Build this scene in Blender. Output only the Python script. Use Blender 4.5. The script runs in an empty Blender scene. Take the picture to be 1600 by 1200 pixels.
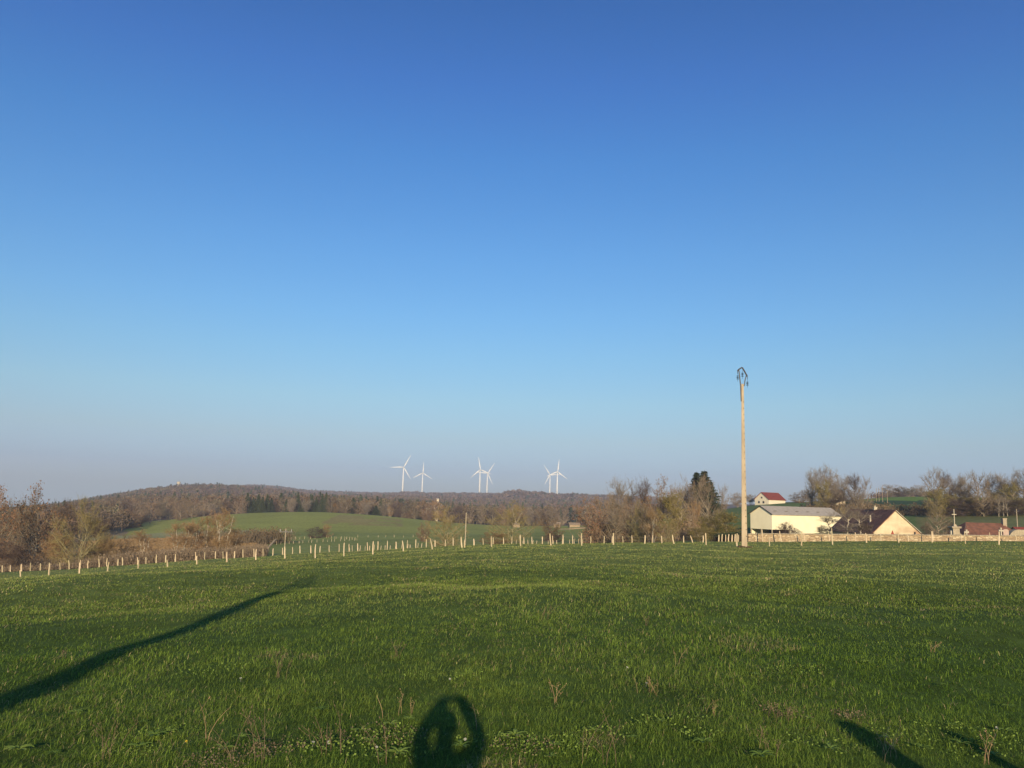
import bpy, math, random
import numpy as np
from mathutils import Vector, Matrix

# ------------------------------------------------------------------ camera, world, sun
SC = bpy.context.scene
COL = SC.collection
FPX = 1256.0                      # focal length in photo pixels (1600 wide)
PITCH = math.radians(8.38)        # camera tilted up
ROLL = math.radians(1.7)          # phone held slightly askew
CAMZ = 1.9
_f = Vector((0, math.cos(PITCH), math.sin(PITCH)))
_u0 = Vector((0, -math.sin(PITCH), math.cos(PITCH)))
_r0 = Vector((1, 0, 0))
_r = _r0*math.cos(ROLL) + _u0*math.sin(ROLL)
_u = -_r0*math.sin(ROLL) + _u0*math.cos(ROLL)

def ray(X, Y):
    """direction of a photo pixel scaled to depth (world y) = 1 -> (u, slope)"""
    d = _r*((X-800)/FPX) + _u*((600-Y)/FPX) + _f
    return d.x/d.y, d.z/d.y
def pt(X, Y, depth):
    u, s = ray(X, Y)
    return Vector((u*depth, depth, CAMZ+s*depth))

cam = bpy.data.objects.new('camera', bpy.data.cameras.new('camera'))
COL.objects.link(cam)
cam.matrix_world = Matrix((( _r.x, _u.x, -_f.x, 0), (_r.y, _u.y, -_f.y, 0), (_r.z, _u.z, -_f.z, CAMZ), (0, 0, 0, 1)))
cam.data.sensor_width = 36
cam.data.lens = 36*FPX/1600
cam.data.clip_start = 0.05
cam.data.clip_end = 40000
SC.camera = cam
SC.render.resolution_x, SC.render.resolution_y = 1024, 768

_au, _as = ray(709, 1092)                      # the point straight opposite the sun
ANTI = Vector((_au, 1, _as)).normalized()
SUN_EL = math.asin(-ANTI.z)
SUN_AZ = math.atan2(-ANTI.x, -ANTI.y)
w = bpy.data.worlds.new('World'); SC.world = w; w.use_nodes = True
nt = w.node_tree; nt.nodes.clear()
out = nt.nodes.new('ShaderNodeOutputWorld'); bg = nt.nodes.new('ShaderNodeBackground')
sky = nt.nodes.new('ShaderNodeTexSky'); sky.sky_type = 'NISHITA'; sky.sun_disc = False
sky.sun_elevation = SUN_EL; sky.sun_rotation = SUN_AZ
sky.altitude = 500; sky.air_density = 1.0; sky.dust_density = 0.6; sky.ozone_density = 3.0
tc = nt.nodes.new('ShaderNodeTexCoord'); sp = nt.nodes.new('ShaderNodeSeparateXYZ'); cb = nt.nodes.new('ShaderNodeCombineXYZ')
mx = nt.nodes.new('ShaderNodeMath'); mx.operation = 'MAXIMUM'; mx.inputs[1].default_value = 0.012
nt.links.new(tc.outputs['Generated'], sp.inputs[0])
nt.links.new(sp.outputs[0], cb.inputs[0]); nt.links.new(sp.outputs[1], cb.inputs[1])
nt.links.new(sp.outputs[2], mx.inputs[0]); nt.links.new(mx.outputs[0], cb.inputs[2])
nt.links.new(cb.outputs[0], sky.inputs[0])
# haze layers of a clear late-autumn afternoon: the sky's own colour by height above the horizon
asx = nt.nodes.new('ShaderNodeValToRGB'); er = asx.color_ramp
RAMP = [(0.0, (.51, .59, .87)), (.035, (.55, .625, .93)), (.075, (.72, .72, .80)), (.122, (.79, .86, .86)), (.177, (.74, .93, .97)), (.224, (.68, .955, 1.07)),
        (.299, (.59, .94, 1.15)), (.406, (.45, .86, 1.20)), (.483, (.39, .75, 1.20)), (.558, (.32, .67, 1.10)), (.75, (.28, .6, 1.0))]
while len(er.elements) < len(RAMP): er.elements.new(.5)
for e_, (p_, c_) in zip(er.elements, RAMP): e_.position = p_; e_.color = (c_[0]/1.25, c_[1]/1.25, c_[2]/1.25, 1)
nt.links.new(sp.outputs[2], asx.inputs[0])
ml_ = nt.nodes.new('ShaderNodeVectorMath'); ml_.operation = 'MULTIPLY'
nt.links.new(sky.outputs[0], ml_.inputs[0]); nt.links.new(asx.outputs[0], ml_.inputs[1])
nt.links.new(ml_.outputs[0], bg.inputs[0]); bg.inputs[1].default_value = 0.1375
nt.links.new(bg.outputs[0], out.inputs[0])
sun = bpy.data.objects.new('sun', bpy.data.lights.new('sun', 'SUN')); COL.objects.link(sun)
sun.data.energy = 5.0; sun.data.angle = math.radians(0.53); sun.data.color = (1.0, 0.80, 0.52)
sun.rotation_euler = ANTI.to_track_quat('-Z', 'Y').to_euler()
SC.view_settings.view_transform = 'Standard'; SC.view_settings.look = 'None'
SC.view_settings.exposure = 0.35; SC.view_settings.gamma = 1.0

# ------------------------------------------------------------------ materials
def _nt(name, rough=0.9, spec=0.2):
    m = bpy.data.materials.new(name); m.use_nodes = True
    n = m.node_tree; b = n.nodes['Principled BSDF']
    b.inputs['Roughness'].default_value = rough; b.inputs['Specular IOR Level'].default_value = spec
    return m, n, b
def N(n, t, **kw):
    o = n.nodes.new(t)
    for k, v in kw.items(): setattr(o, k, v)
    return o
def mixc(n, fac, a, b_, mode='MIX'):
    m = N(n, 'ShaderNodeMix', data_type='RGBA', blend_type=mode)
    if isinstance(fac, (int, float)): m.inputs[0].default_value = fac
    else: n.links.new(fac, m.inputs[0])
    for sock, v in ((m.inputs[6], a), (m.inputs[7], b_)):
        if isinstance(v, tuple): sock.default_value = (*v, 1)
        else: n.links.new(v, sock)
    return m.outputs[2]
def noise(n, scale, detail=4, rough=0.6, coord='Object', stretch=None):
    t = N(n, 'ShaderNodeTexCoord'); x = N(n, 'ShaderNodeTexNoise')
    x.inputs['Scale'].default_value = scale; x.inputs['Detail'].default_value = detail; x.inputs['Roughness'].default_value = rough
    if stretch:
        mp = N(n, 'ShaderNodeMapping'); mp.inputs['Scale'].default_value = stretch
        n.links.new(t.outputs[coord], mp.inputs[0]); n.links.new(mp.outputs[0], x.inputs['Vector'])
    else: n.links.new(t.outputs[coord], x.inputs['Vector'])
    return x.outputs['Fac']
def ramp(n, fac, lo, hi):
    m = N(n, 'ShaderNodeMapRange'); m.inputs[1].default_value = lo; m.inputs[2].default_value = hi
    n.links.new(fac, m.inputs[0]); return m.outputs[0]
def bump(n, b, h, strength=0.4, dist=0.02):
    x = N(n, 'ShaderNodeBump'); x.inputs['Strength'].default_value = strength; x.inputs['Distance'].default_value = dist
    n.links.new(h, x.inputs['Height']); n.links.new(x.outputs[0], b.inputs['Normal'])
def mat(name, c1, c2=None, scale=3.0, rough=0.9, spec=0.2, lo=0.35, hi=0.65, bmp=0.0, bdist=0.02, rand=0.0, stretch=None, third=None):
    m, n, b = _nt(name, rough, spec)
    c2 = c2 or tuple(v*0.7 for v in c1)
    f = noise(n, scale, stretch=stretch)
    c = mixc(n, ramp(n, f, lo, hi), c1, c2)
    if third:
        f3 = noise(n, scale*0.23, 3)
        c = mixc(n, ramp(n, f3, 0.52, 0.66), c, third)
    if rand:
        oi = N(n, 'ShaderNodeObjectInfo'); hs = N(n, 'ShaderNodeHueSaturation')
        mr = N(n, 'ShaderNodeMapRange'); mr.inputs[3].default_value = 1-rand; mr.inputs[4].default_value = 1+rand
        n.links.new(oi.outputs['Random'], mr.inputs[0]); n.links.new(mr.outputs[0], hs.inputs['Value'])
        mh = N(n, 'ShaderNodeMapRange'); mh.inputs[3].default_value = 0.5+rand*0.05; mh.inputs[4].default_value = 0.5-rand*0.05
        n.links.new(oi.outputs['Random'], mh.inputs[0]); n.links.new(mh.outputs[0], hs.inputs['Hue'])
        n.links.new(c, hs.inputs['Color']); c = hs.outputs[0]
    n.links.new(c, b.inputs['Base Color'])
    if bmp: bump(n, b, f, bmp, bdist)
    return m
def vmat(name, attr='tint', rough=0.9, spec=0.15, var=0.35, scale=2.0, trans=0.0):
    """base colour from a per-face/vertex colour attribute with procedural variation"""
    m, n, b = _nt(name, rough, spec)
    a = N(n, 'ShaderNodeAttribute', attribute_name=attr)
    f = noise(n, scale)
    mr = N(n, 'ShaderNodeMapRange'); mr.inputs[1].default_value = 0.3; mr.inputs[2].default_value = 0.7
    mr.inputs[3].default_value = 1-var; mr.inputs[4].default_value = 1+var
    n.links.new(f, mr.inputs[0])
    vm = N(n, 'ShaderNodeVectorMath', operation='SCALE'); n.links.new(a.outputs['Color'], vm.inputs[0]); n.links.new(mr.outputs[0], vm.inputs['Scale'])
    n.links.new(vm.outputs[0], b.inputs['Base Color'])
    if trans:
        tb = N(n, 'ShaderNodeBsdfTranslucent'); n.links.new(vm.outputs[0], tb.inputs['Color'])
        ms = N(n, 'ShaderNodeMixShader'); ms.inputs[0].default_value = trans
        o = n.nodes['Material Output']
        n.links.new(b.outputs[0], ms.inputs[1]); n.links.new(tb.outputs[0], ms.inputs[2]); n.links.new(ms.outputs[0], o.inputs[0])
    return m

# ------------------------------------------------------------------ object helpers
def tag(o, label=None, cat=None, group=None, kind=None):
    if label: o['label'] = label
    if cat: o['category'] = cat
    if group: o['group'] = group
    if kind: o['kind'] = kind
    return o
def thing(name, label, cat, loc=(0, 0, 0), rz=0, group=None):
    o = bpy.data.objects.new(name, None); COL.objects.link(o)
    o.location = loc; o.rotation_euler = (0, 0, rz); o.empty_display_size = 0.1
    return tag(o, label, cat, group)
def mesh_np(name, V, F, mats, mi=None, smooth=False, parent=None, tint=None):
    """V (n,3), F (m,k) with constant k, or list of face index lists"""
    me = bpy.data.meshes.new(name)
    V = np.asarray(V, dtype=np.float32)
    if isinstance(F, np.ndarray):
        k = F.shape[1]; m = F.shape[0]
        me.vertices.add(len(V)); me.vertices.foreach_set('co', V.ravel())
        me.loops.add(m*k); me.loops.foreach_set('vertex_index', F.astype(np.int32).ravel())
        me.polygons.add(m); me.polygons.foreach_set('loop_start', np.arange(0, m*k, k, dtype=np.int32))
    else:
        me.from_pydata([tuple(map(float, v)) for v in V], [], F)
    if not isinstance(mats, (list, tuple)): mats = [mats]
    for x in mats: me.materials.append(x)
    if mi is not None: me.polygons.foreach_set('material_index', np.asarray(mi, dtype=np.int32))
    if smooth: me.polygons.foreach_set('use_smooth', np.ones(len(me.polygons), dtype=bool))
    me.update(calc_edges=True)
    if tint is not None:
        tint = np.asarray(tint, dtype=np.float32)
        dom = 'POINT' if len(tint) == len(V) else 'FACE'
        a = me.color_attributes.new('tint', 'FLOAT_COLOR', 'POINT') if dom == 'POINT' else me.attributes.new('tint', 'FLOAT_COLOR', 'FACE')
        a.data.foreach_set('color', np.concatenate([tint, np.ones((len(tint), 1), np.float32)], 1).ravel())
    o = bpy.data.objects.new(name, me); COL.objects.link(o)
    if parent: o.parent = parent
    return o
class MB:
    """collects shapes of ONE part"""
    def __init__(s): s.V = []; s.F = []
    def add(s, V, F):
        b = len(s.V); s.V += [tuple(v) for v in V]; s.F += [[i+b for i in f] for f in F]; return s
    def box(s, c, d, rz=0, taper=1.0, bev=0.0):
        x, y, z = d[0]/2, d[1]/2, d[2]/2; cs, sn = math.cos(rz), math.sin(rz)
        P = []
        for zz, t in ((-z, 1), (z, taper)):
            for a, b in ((-x, -y), (x, -y), (x, y), (-x, y)):
                a *= t; b *= t
                P.append((c[0]+a*cs-b*sn, c[1]+a*sn+b*cs, c[2]+zz))
        return s.add(P, [[3, 2, 1, 0], [4, 5, 6, 7], [0, 1, 5, 4], [1, 2, 6, 5], [2, 3, 7, 6], [3, 0, 4, 7]])
    def tube(s, pts, rad, n=8, cap=True):
        pts = [Vector(p) for p in pts]
        if isinstance(rad, (int, float)): rad = [rad]*len(pts)
        P = []; F = []
        for i, p in enumerate(pts):
            t = (pts[min(i+1, len(pts)-1)]-pts[max(i-1, 0)]).normalized()
            a = t.orthogonal().normalized() if abs(t.z) < 0.95 else Vector((1, 0, 0))
            a = (a - t*a.dot(t)).normalized(); b = t.cross(a)
            for k in range(n):
                g = 2*math.pi*k/n; P.append(p+(a*math.cos(g)+b*math.sin(g))*rad[i])
        for i in range(len(pts)-1):
            for k in range(n):
                F.append([i*n+k, i*n+(k+1) % n, (i+1)*n+(k+1) % n, (i+1)*n+k])
        if cap: F.append(list(range(n))[::-1]); F.append([(len(pts)-1)*n+k for k in range(n)])
        return s.add(P, F)
    def prism(s, poly, off):
        """polygon (3D points, one plane) extruded by vector off"""
        n = len(poly); off = Vector(off); P = [Vector(p) for p in poly]; P += [p+off for p in P[:n]]
        return s.add(P, [list(range(n)), [i+n for i in range(n)][::-1]] + [[i, i+n, (i+1) % n+n, (i+1) % n] for i in range(n)])
    def build(s, name, m, parent=None, smooth=False, bevel=0.0):
        o = mesh_np(name, s.V, s.F, m, smooth=smooth, parent=parent)
        import bmesh
        bm = bmesh.new(); bm.from_mesh(o.data); bmesh.ops.recalc_face_normals(bm, faces=bm.faces)
        if bevel: bmesh.ops.bevel(bm, geom=list(bm.edges), offset=bevel, segments=1, affect='EDGES')
        bm.to_mesh(o.data); bm.free()
        return o
def copy_tree(o, parent=None):
    c = o.copy(); COL.objects.link(c); c.parent = parent
    for ch in o.children: copy_tree(ch, c)
    return c

# ------------------------------------------------------------------ terrain
TX = [-100, 0, 100, 200, 300, 400, 500, 600, 700, 800, 900, 1000, 1100, 1200, 1300, 1400, 1500, 1600, 1700]
TT = {
 56: [912, 907, 900, 893.5, 885, 878, 870, 863, 857.5, 855, 852.5, 851, 852.5, 852.5, 851.5, 850, 850, 850.5, 851],
 75: [899, 895, 890.5, 884, 876.5, 870, 864.5, 859.5, 854.5, 851.5, 850, 848.3, 848, 848, 847.6, 847.2, 847.2, 847.4, 847.6],
 95: [902, 898, 893.5, 887, 879.5, 873, 867, 861.5, 856, 853.5, 851.8, 849.7, 848.8, 846.5, 846, 845.7, 845.7, 845.7, 845.7],
 140: [900, 895, 890, 884, 876, 868, 861.5, 857, 854, 851, 850, 847, 845, 842, 840, 840, 840, 840, 840],
 200: [878, 873, 868, 862, 856, 853, 850, 848, 847, 845, 844, 841, 837, 836, 835, 834, 828, 825, 823],
 270: [862, 857, 852, 846, 843, 841, 839, 838, 838, 838, 836, 832, 815, 811, 810, 808, 806, 804, 803],
 340: [850, 846, 842, 836, 830, 828, 828, 830, 833, 832, 829, 822, 804, 799, 798, 797, 797, 799, 800],
 420: [842, 838, 834, 827, 817, 813, 811, 815, 825, 828, 825, 818, 800, 786, 785, 787, 788, 788, 789],
 500: [836, 830, 826, 822, 808, 801, 799.5, 806, 817, 823, 822, 818, 802, 785, 784, 775.5, 777, 778, 778],
 560: [832, 826, 820, 815, 809, 803.5, 802, 809, 818, 822, 821, 817, 805, 790, 786, 777, 779, 780, 780],
 700: [826, 820, 813, 800, 800, 801, 803, 807, 814, 819, 818, 815, 806, 795, 790, 784, 784, 784, 784],
 1000: [814, 811, 805, 789, 785, 787, 790, 796, 804, 808, 808, 805, 800, 795, 790, 786, 785, 785, 785],
 1500: [808, 805, 796, 777, 765, 770, 784, 784, 789, 791, 792, 793, 793, 792, 790, 788, 787, 787, 787],
 2000: [808, 806, 799, 783, 771, 770, 781, 781, 781, 782, 784, 786, 788, 788, 788, 788, 788, 788, 788],
 2600: [810, 808, 803, 790, 772, 760.5, 774, 776.5, 775, 776.5, 777.5, 780, 788, 790, 790, 790, 790, 790, 790],
 3200: [812, 810, 806, 795, 780, 770, 771, 774.5, 776, 777, 778.5, 784, 789, 792, 792, 792, 792, 792, 792],
 4800: [812, 811, 809, 800, 795, 792, 792, 792, 792, 792, 792, 794, 796, 798, 798, 798, 798, 798, 798],
}
U = np.linspace(-0.75, 0.75, 301)
_rows = [2.0, 8.0, 17.0, 27.0, 40.0]; _Z = [np.zeros_like(U)-.02*np.clip((-.25-U)/.3, 0, 1), np.zeros_like(U)-0.02-.22*np.clip((-.22-U)/.3, 0, 1), None, None, None]
for d in sorted(TT):
    us = []; zs = []
    for X, Y in zip(TX, TT[d]):
        a, s = ray(X, Y); us.append(a); zs.append(CAMZ+s*d)
    zi = np.interp(U, us, zs)
    k = np.hanning(23); k /= k.sum()
    zi = np.convolve(np.pad(zi, 11, mode='edge'), k, 'valid')
    _rows.append(float(d)); _Z.append(zi)
_Z[2] = _Z[5]*0.135-.12*np.clip((-.22-U)/.3, 0, 1); _Z[3] = _Z[5]*0.295; _Z[4] = _Z[5]*0.575
_rows = np.array(_rows); _Z = np.array(_Z)
def pchip(x, y, xi):
    h = np.diff(x)[:, None]; dl = np.diff(y, axis=0)/h
    m = np.zeros_like(y)
    w1 = 2*h[1:]+h[:-1]; w2 = h[1:]+2*h[:-1]
    ok = dl[:-1]*dl[1:] > 0
    with np.errstate(divide='ignore', invalid='ignore'):
        m[1:-1] = np.where(ok, (w1+w2)/(w1/dl[:-1]+w2/dl[1:]), 0)
    m[0] = dl[0]; m[-1] = dl[-1]
    i = np.clip(np.searchsorted(x, xi)-1, 0, len(x)-2)
    t = ((xi-x[i])/h[i, 0])[:, None]; H = h[i]
    return (2*t**3-3*t**2+1)*y[i]+(t**3-2*t**2+t)*H*m[i]+(-2*t**3+3*t**2)*y[i+1]+(t**3-t**2)*H*m[i+1]
LY = np.linspace(math.log(2), math.log(4800), 700)
GZ = pchip(_rows, _Z, np.exp(LY))
_rng = np.random.default_rng(5)
_WV = []
for lam, amp in ((2.3, .012), (3.1, .02), (4.3, .03), (6.5, .04), (9, .05), (14, .06), (23, .08)):
    for _ in range(4):
        a = _rng.uniform(0, 6.283); _WV.append((math.cos(a)*6.283/lam, math.sin(a)*6.283/lam, _rng.uniform(0, 6.283), amp*0.34))
def Xof(x, y):
    """approximate photo column of a ground direction (used only to say which field is where)"""
    return 805+1270*x/np.maximum(y, 1e-3)
def Hn(x, y):
    x = np.asarray(x, float); y = np.asarray(y, float)
    r = np.hypot(x, y); az = np.arctan2(x, y); a = np.clip(az, -0.62, 0.62)
    yy = np.clip(r*np.cos(a), 2.01, 4799); uu = np.tan(a)
    fi = np.clip((uu-U[0])/(U[1]-U[0]), 0, 299.999); fj = np.clip((np.log(yy)-LY[0])/(LY[1]-LY[0]), 0, 698.999)
    i = fi.astype(int); j = fj.astype(int); fi = fi-i; fj = fj-j
    z = (GZ[j, i]*(1-fi)+GZ[j, i+1]*fi)*(1-fj)+(GZ[j+1, i]*(1-fi)+GZ[j+1, i+1]*fi)*fj
    back = np.clip((np.abs(az)-0.75)/0.9, 0, 1); back = back*back*(3-2*back)
    z = z*(1-back)+back*(-0.3-0.002*np.minimum(r, 60))*np.clip(r/20, 0, 1)
    b = np.zeros_like(z)
    for kx, ky, ph, am in _WV: b += am*np.sin(kx*x+ky*y+ph)
    z = z + b*np.clip((r-1)/6, 0, 1)*np.clip((140-r)/70, 0.0, 1)
    # wooded knolls on the far ridge and long soft swells
    for X, D, hh, wx, wy in ((808, 1900, 16, 50, 150), (850, 1920, 8, 40, 150), (900, 1900, 10, 45, 150), (640, 2500, 6, 40, 150)):
        cx = ray(X, 775)[0]*D; z = z + hh*np.exp(-((x-cx)/wx)**2-((y-D)/wy)**2)
    return z
def H(x, y): return float(Hn(np.array([x]), np.array([y]))[0])
def ground(X, depth, Yg=830):
    """world point on the ground in the direction of photo column X"""
    u = ray(X, Yg)[0]; x = u*depth
    return Vector((x, depth, H(x, depth)))

def vnoise(x, y, lam, seed):
    g = np.random.default_rng(seed).random((64, 64))
    a = x/lam; b = y/lam; i = np.floor(a).astype(int); j = np.floor(b).astype(int); fa = a-i; fb = b-j
    fa = fa*fa*(3-2*fa); fb = fb*fb*(3-2*fb)
    q = lambda p, r: g[p % 64, r % 64]
    return (q(i, j)*(1-fa)+q(i+1, j)*fa)*(1-fb)+(q(i, j+1)*(1-fa)+q(i+1, j+1)*fa)*fb
def cover(x, y):
    """land cover colour: meadow, ploughed and sown fields, rough ground, forest floor"""
    X = Xof(x, y); n1 = vnoise(x, y, 11, 1); n2 = vnoise(x, y, 37, 2); n3 = vnoise(x, y, 4, 3)
    C = np.zeros(x.shape+(3,))
    near = np.array((.045, .075, .018)); C[:] = near
    def put(mask, c, v=0.25):
        s = (1-v)+2*v*(0.5*n1+0.5*n2)
        C[mask] = np.array(c)*s[mask][:, None]
    f = y > 82
    Xw = X+10*(n2-.5)
    put(f & (Xw < 430), (.29, .225, .12), .35)
    put(f & (Xw >= 430) & (Xw < 1150), (.28, .31, .08))
    put((y > 320) & (y < 545) & (Xw > 215) & (Xw < 1100), (.33, .345, .08), .15)
    put((y > 385) & (y < 470) & (Xw > 540-(470-y)*.3) & (Xw < 640) & (n1 > .35), (.33, .28, .095), .2)
    put((y > 150) & (y < 300) & (Xw < 420) & (n2+.3*n1 > .55), (.17, .14, .07), .3)
    put((y > 290) & (y < 340) & (Xw < 420) & (Xw > 150), (.34, .33, .14), .2)
    put((y > 82) & (Xw >= 1150), (.11, .14, .045), .2)
    put((y > 205) & (y < 440) & (Xw >= 1085), (.13, .19, .055), .15)
    put((y > 150) & (y < 300) & (Xw >= 1440), (.19, .20, .07), .3)
    put((y > 440) & (y < 640) & (Xw >= 1330), (.15, .24, .04), .12)
    put((y > 408) & (y < 450) & (Xw >= 1330), (.04, .08, .03), .12)
    put(((y >= 545) & (Xw < 1150)) | ((y >= 640)), (.12, .085, .065), .3)
    put((y >= 500) & (Xw < 215), (.12, .085, .065), .3)
    m = (y <= 82)
    t = np.clip(n1*.6+n2*.4, 0, 1)[m][:, None]
    rr_ = np.clip((np.hypot(x, y)[m]-12)/35, 0, 1)[:, None]; C[m] = (np.array((.055, .095, .018))*(1-t)+np.array((.10, .15, .03))*t)*(1-rr_)+(np.array((.17, .22, .05))*(1-t)+np.array((.24, .27, .075))*t)*rr_  # meadow lightened with distance: the better-lit crest put into the colour
    return C
rs = np.concatenate([[0.3], np.geomspace(0.8, 5000, 420)])
aa = np.radians(np.concatenate([np.linspace(-180, -46, 45, endpoint=False), np.linspace(-46, 46, 520, endpoint=False), np.linspace(46, 180, 45, endpoint=False)]))
R, A = np.meshgrid(rs, aa, indexing='ij'); gx = R*np.sin(A); gy = R*np.cos(A); gz = Hn(gx, gy)
nr, na = R.shape
V = np.stack([gx, gy, gz], -1).reshape(-1, 3); V = np.concatenate([V, [[0, 0, H(0, 0.01)]]])
ii, jj = np.meshgrid(np.arange(nr-1), np.arange(na), indexing='ij'); j2 = (jj+1) % na
F = np.stack([ii*na+jj, (ii+1)*na+jj, (ii+1)*na+j2, ii*na+j2], -1).reshape(-1, 4)
F = np.concatenate([np.stack([F[:, 0], F[:, 1], F[:, 2]], 1), np.stack([F[:, 0], F[:, 2], F[:, 3]], 1), np.stack([np.full(na, len(V)-1), np.arange(na), (np.arange(na)+1) % na], 1)])
F = F[:, ::-1]
tint = cover(V[:, 0], V[:, 1])
M_ground = vmat('ground_cover', var=0.3, scale=0.9, rough=1.0, spec=0.05)
_n = M_ground.node_tree
V_GROUND_MIN = V[:, 2].min()
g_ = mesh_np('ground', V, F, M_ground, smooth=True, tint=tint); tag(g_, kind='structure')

# ------------------------------------------------------------------ trees
M_bark = mat('bark_grey_brown', (.36, .30, .21), (.22, .18, .13), 6, rand=.2)
M_bark_olive = mat('bark_olive', (.38, .33, .19), (.24, .21, .12), 6, rand=.15)
M_bark_pale = mat('bark_pale', (.52, .46, .36), (.30, .25, .18), 5, lo=.45, hi=.7, rand=.12)
M_bark_dark = mat('bark_dark', (.09, .07, .05), (.05, .04, .03), 6)
M_twig = mat('twig_brown', (.27, .21, .14), (.185, .14, .10), 1.2, rand=.22)
M_twig_grey = mat('twig_grey', (.30, .25, .19), (.20, .165, .13), 1.2, rand=.2)
M_twig_olive = mat('twig_olive', (.34, .28, .12), (.23, .18, .08), 1.0, rand=.15)
M_twig_tan = mat('twig_tan', (.34, .235, .12), (.24, .155, .08), 1.0, rand=.15)
M_twig_dark = mat('twig_dark', (.13, .095, .075), (.09, .065, .05), 1.2, rand=.2)
M_russet = mat('leaf_russet', (.245, .14, .075), (.16, .095, .055), 1.5, rand=.2)
M_leafbrown = mat('leaf_brown', (.22, .15, .085), (.15, .10, .055), 1.5, rand=.25)
M_leafolive = mat('leaf_olive', (.20, .16, .045), (.12, .11, .035), 1.5, rand=.2)
M_leafamber = mat('leaf_amber', (.42, .22, .05), (.30, .15, .04), 1.5)
M_needle = mat('needles', (.075, .098, .048), (.042, .06, .032), 2.0, rand=.3)
M_needle_far = M_needle

def cones(P0, P1, r0, r1, n=3):
    """many tapered sticks at once: arrays of start, end, radii -> verts, quads"""
    d = P1-P0; L = np.linalg.norm(d, axis=1, keepdims=True)+1e-9; d = d/L
    ref = np.where(np.abs(d[:, 2:3]) > .9, np.array([[1., 0, 0]]), np.array([[0, 0, 1.]]))
    a = np.cross(d, ref); a /= np.linalg.norm(a, axis=1, keepdims=True)+1e-9; b = np.cross(d, a)
    vs = []
    for P, r in ((P0, r0), (P1, r1)):
        for k in range(n):
            g = 2*math.pi*k/n
            vs.append(P+(a*math.cos(g)+b*math.sin(g))*np.reshape(r, (-1, 1)))
    V = np.stack(vs, 1); m = len(P0); base = (np.arange(m)*2*n)[:, None, None]
    q = np.array([[k, (k+1) % n, (k+1) % n+n, k+n] for k in range(n)])[None]
    return V.reshape(-1, 3), (base+q).reshape(-1, 4)
def leaf_quads(P, size, rng, flat=0.0):
    m = len(P); a = rng.normal(size=(m, 3)); a[:, 2] *= (1-flat); a /= np.linalg.norm(a, axis=1, keepdims=True)
    b = rng.normal(size=(m, 3)); b = np.cross(a, b); b /= np.linalg.norm(b, axis=1, keepdims=True)
    s = (size*rng.uniform(.6, 1.3, m))[:, None]
    V = np.stack([P-a*s*.6, P+b*s*.42, P+a*s*.6, P-b*s*.42], 1).reshape(-1, 3)
    return V, (np.arange(m)*4)[:, None]+np.arange(4)[None]
def poly_chain(rng, a, b, n, wob, lift=0.15):
    """a bent limb from a to b"""
    t = np.linspace(0, 1, n+1)[:, None]; L = np.linalg.norm(b-a)
    mid = (a+b)/2+np.array([0, 0, -lift*L])+rng.normal(size=3)*wob*L
    return (1-t)**2*a+2*t*(1-t)*mid+t*t*b
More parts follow.
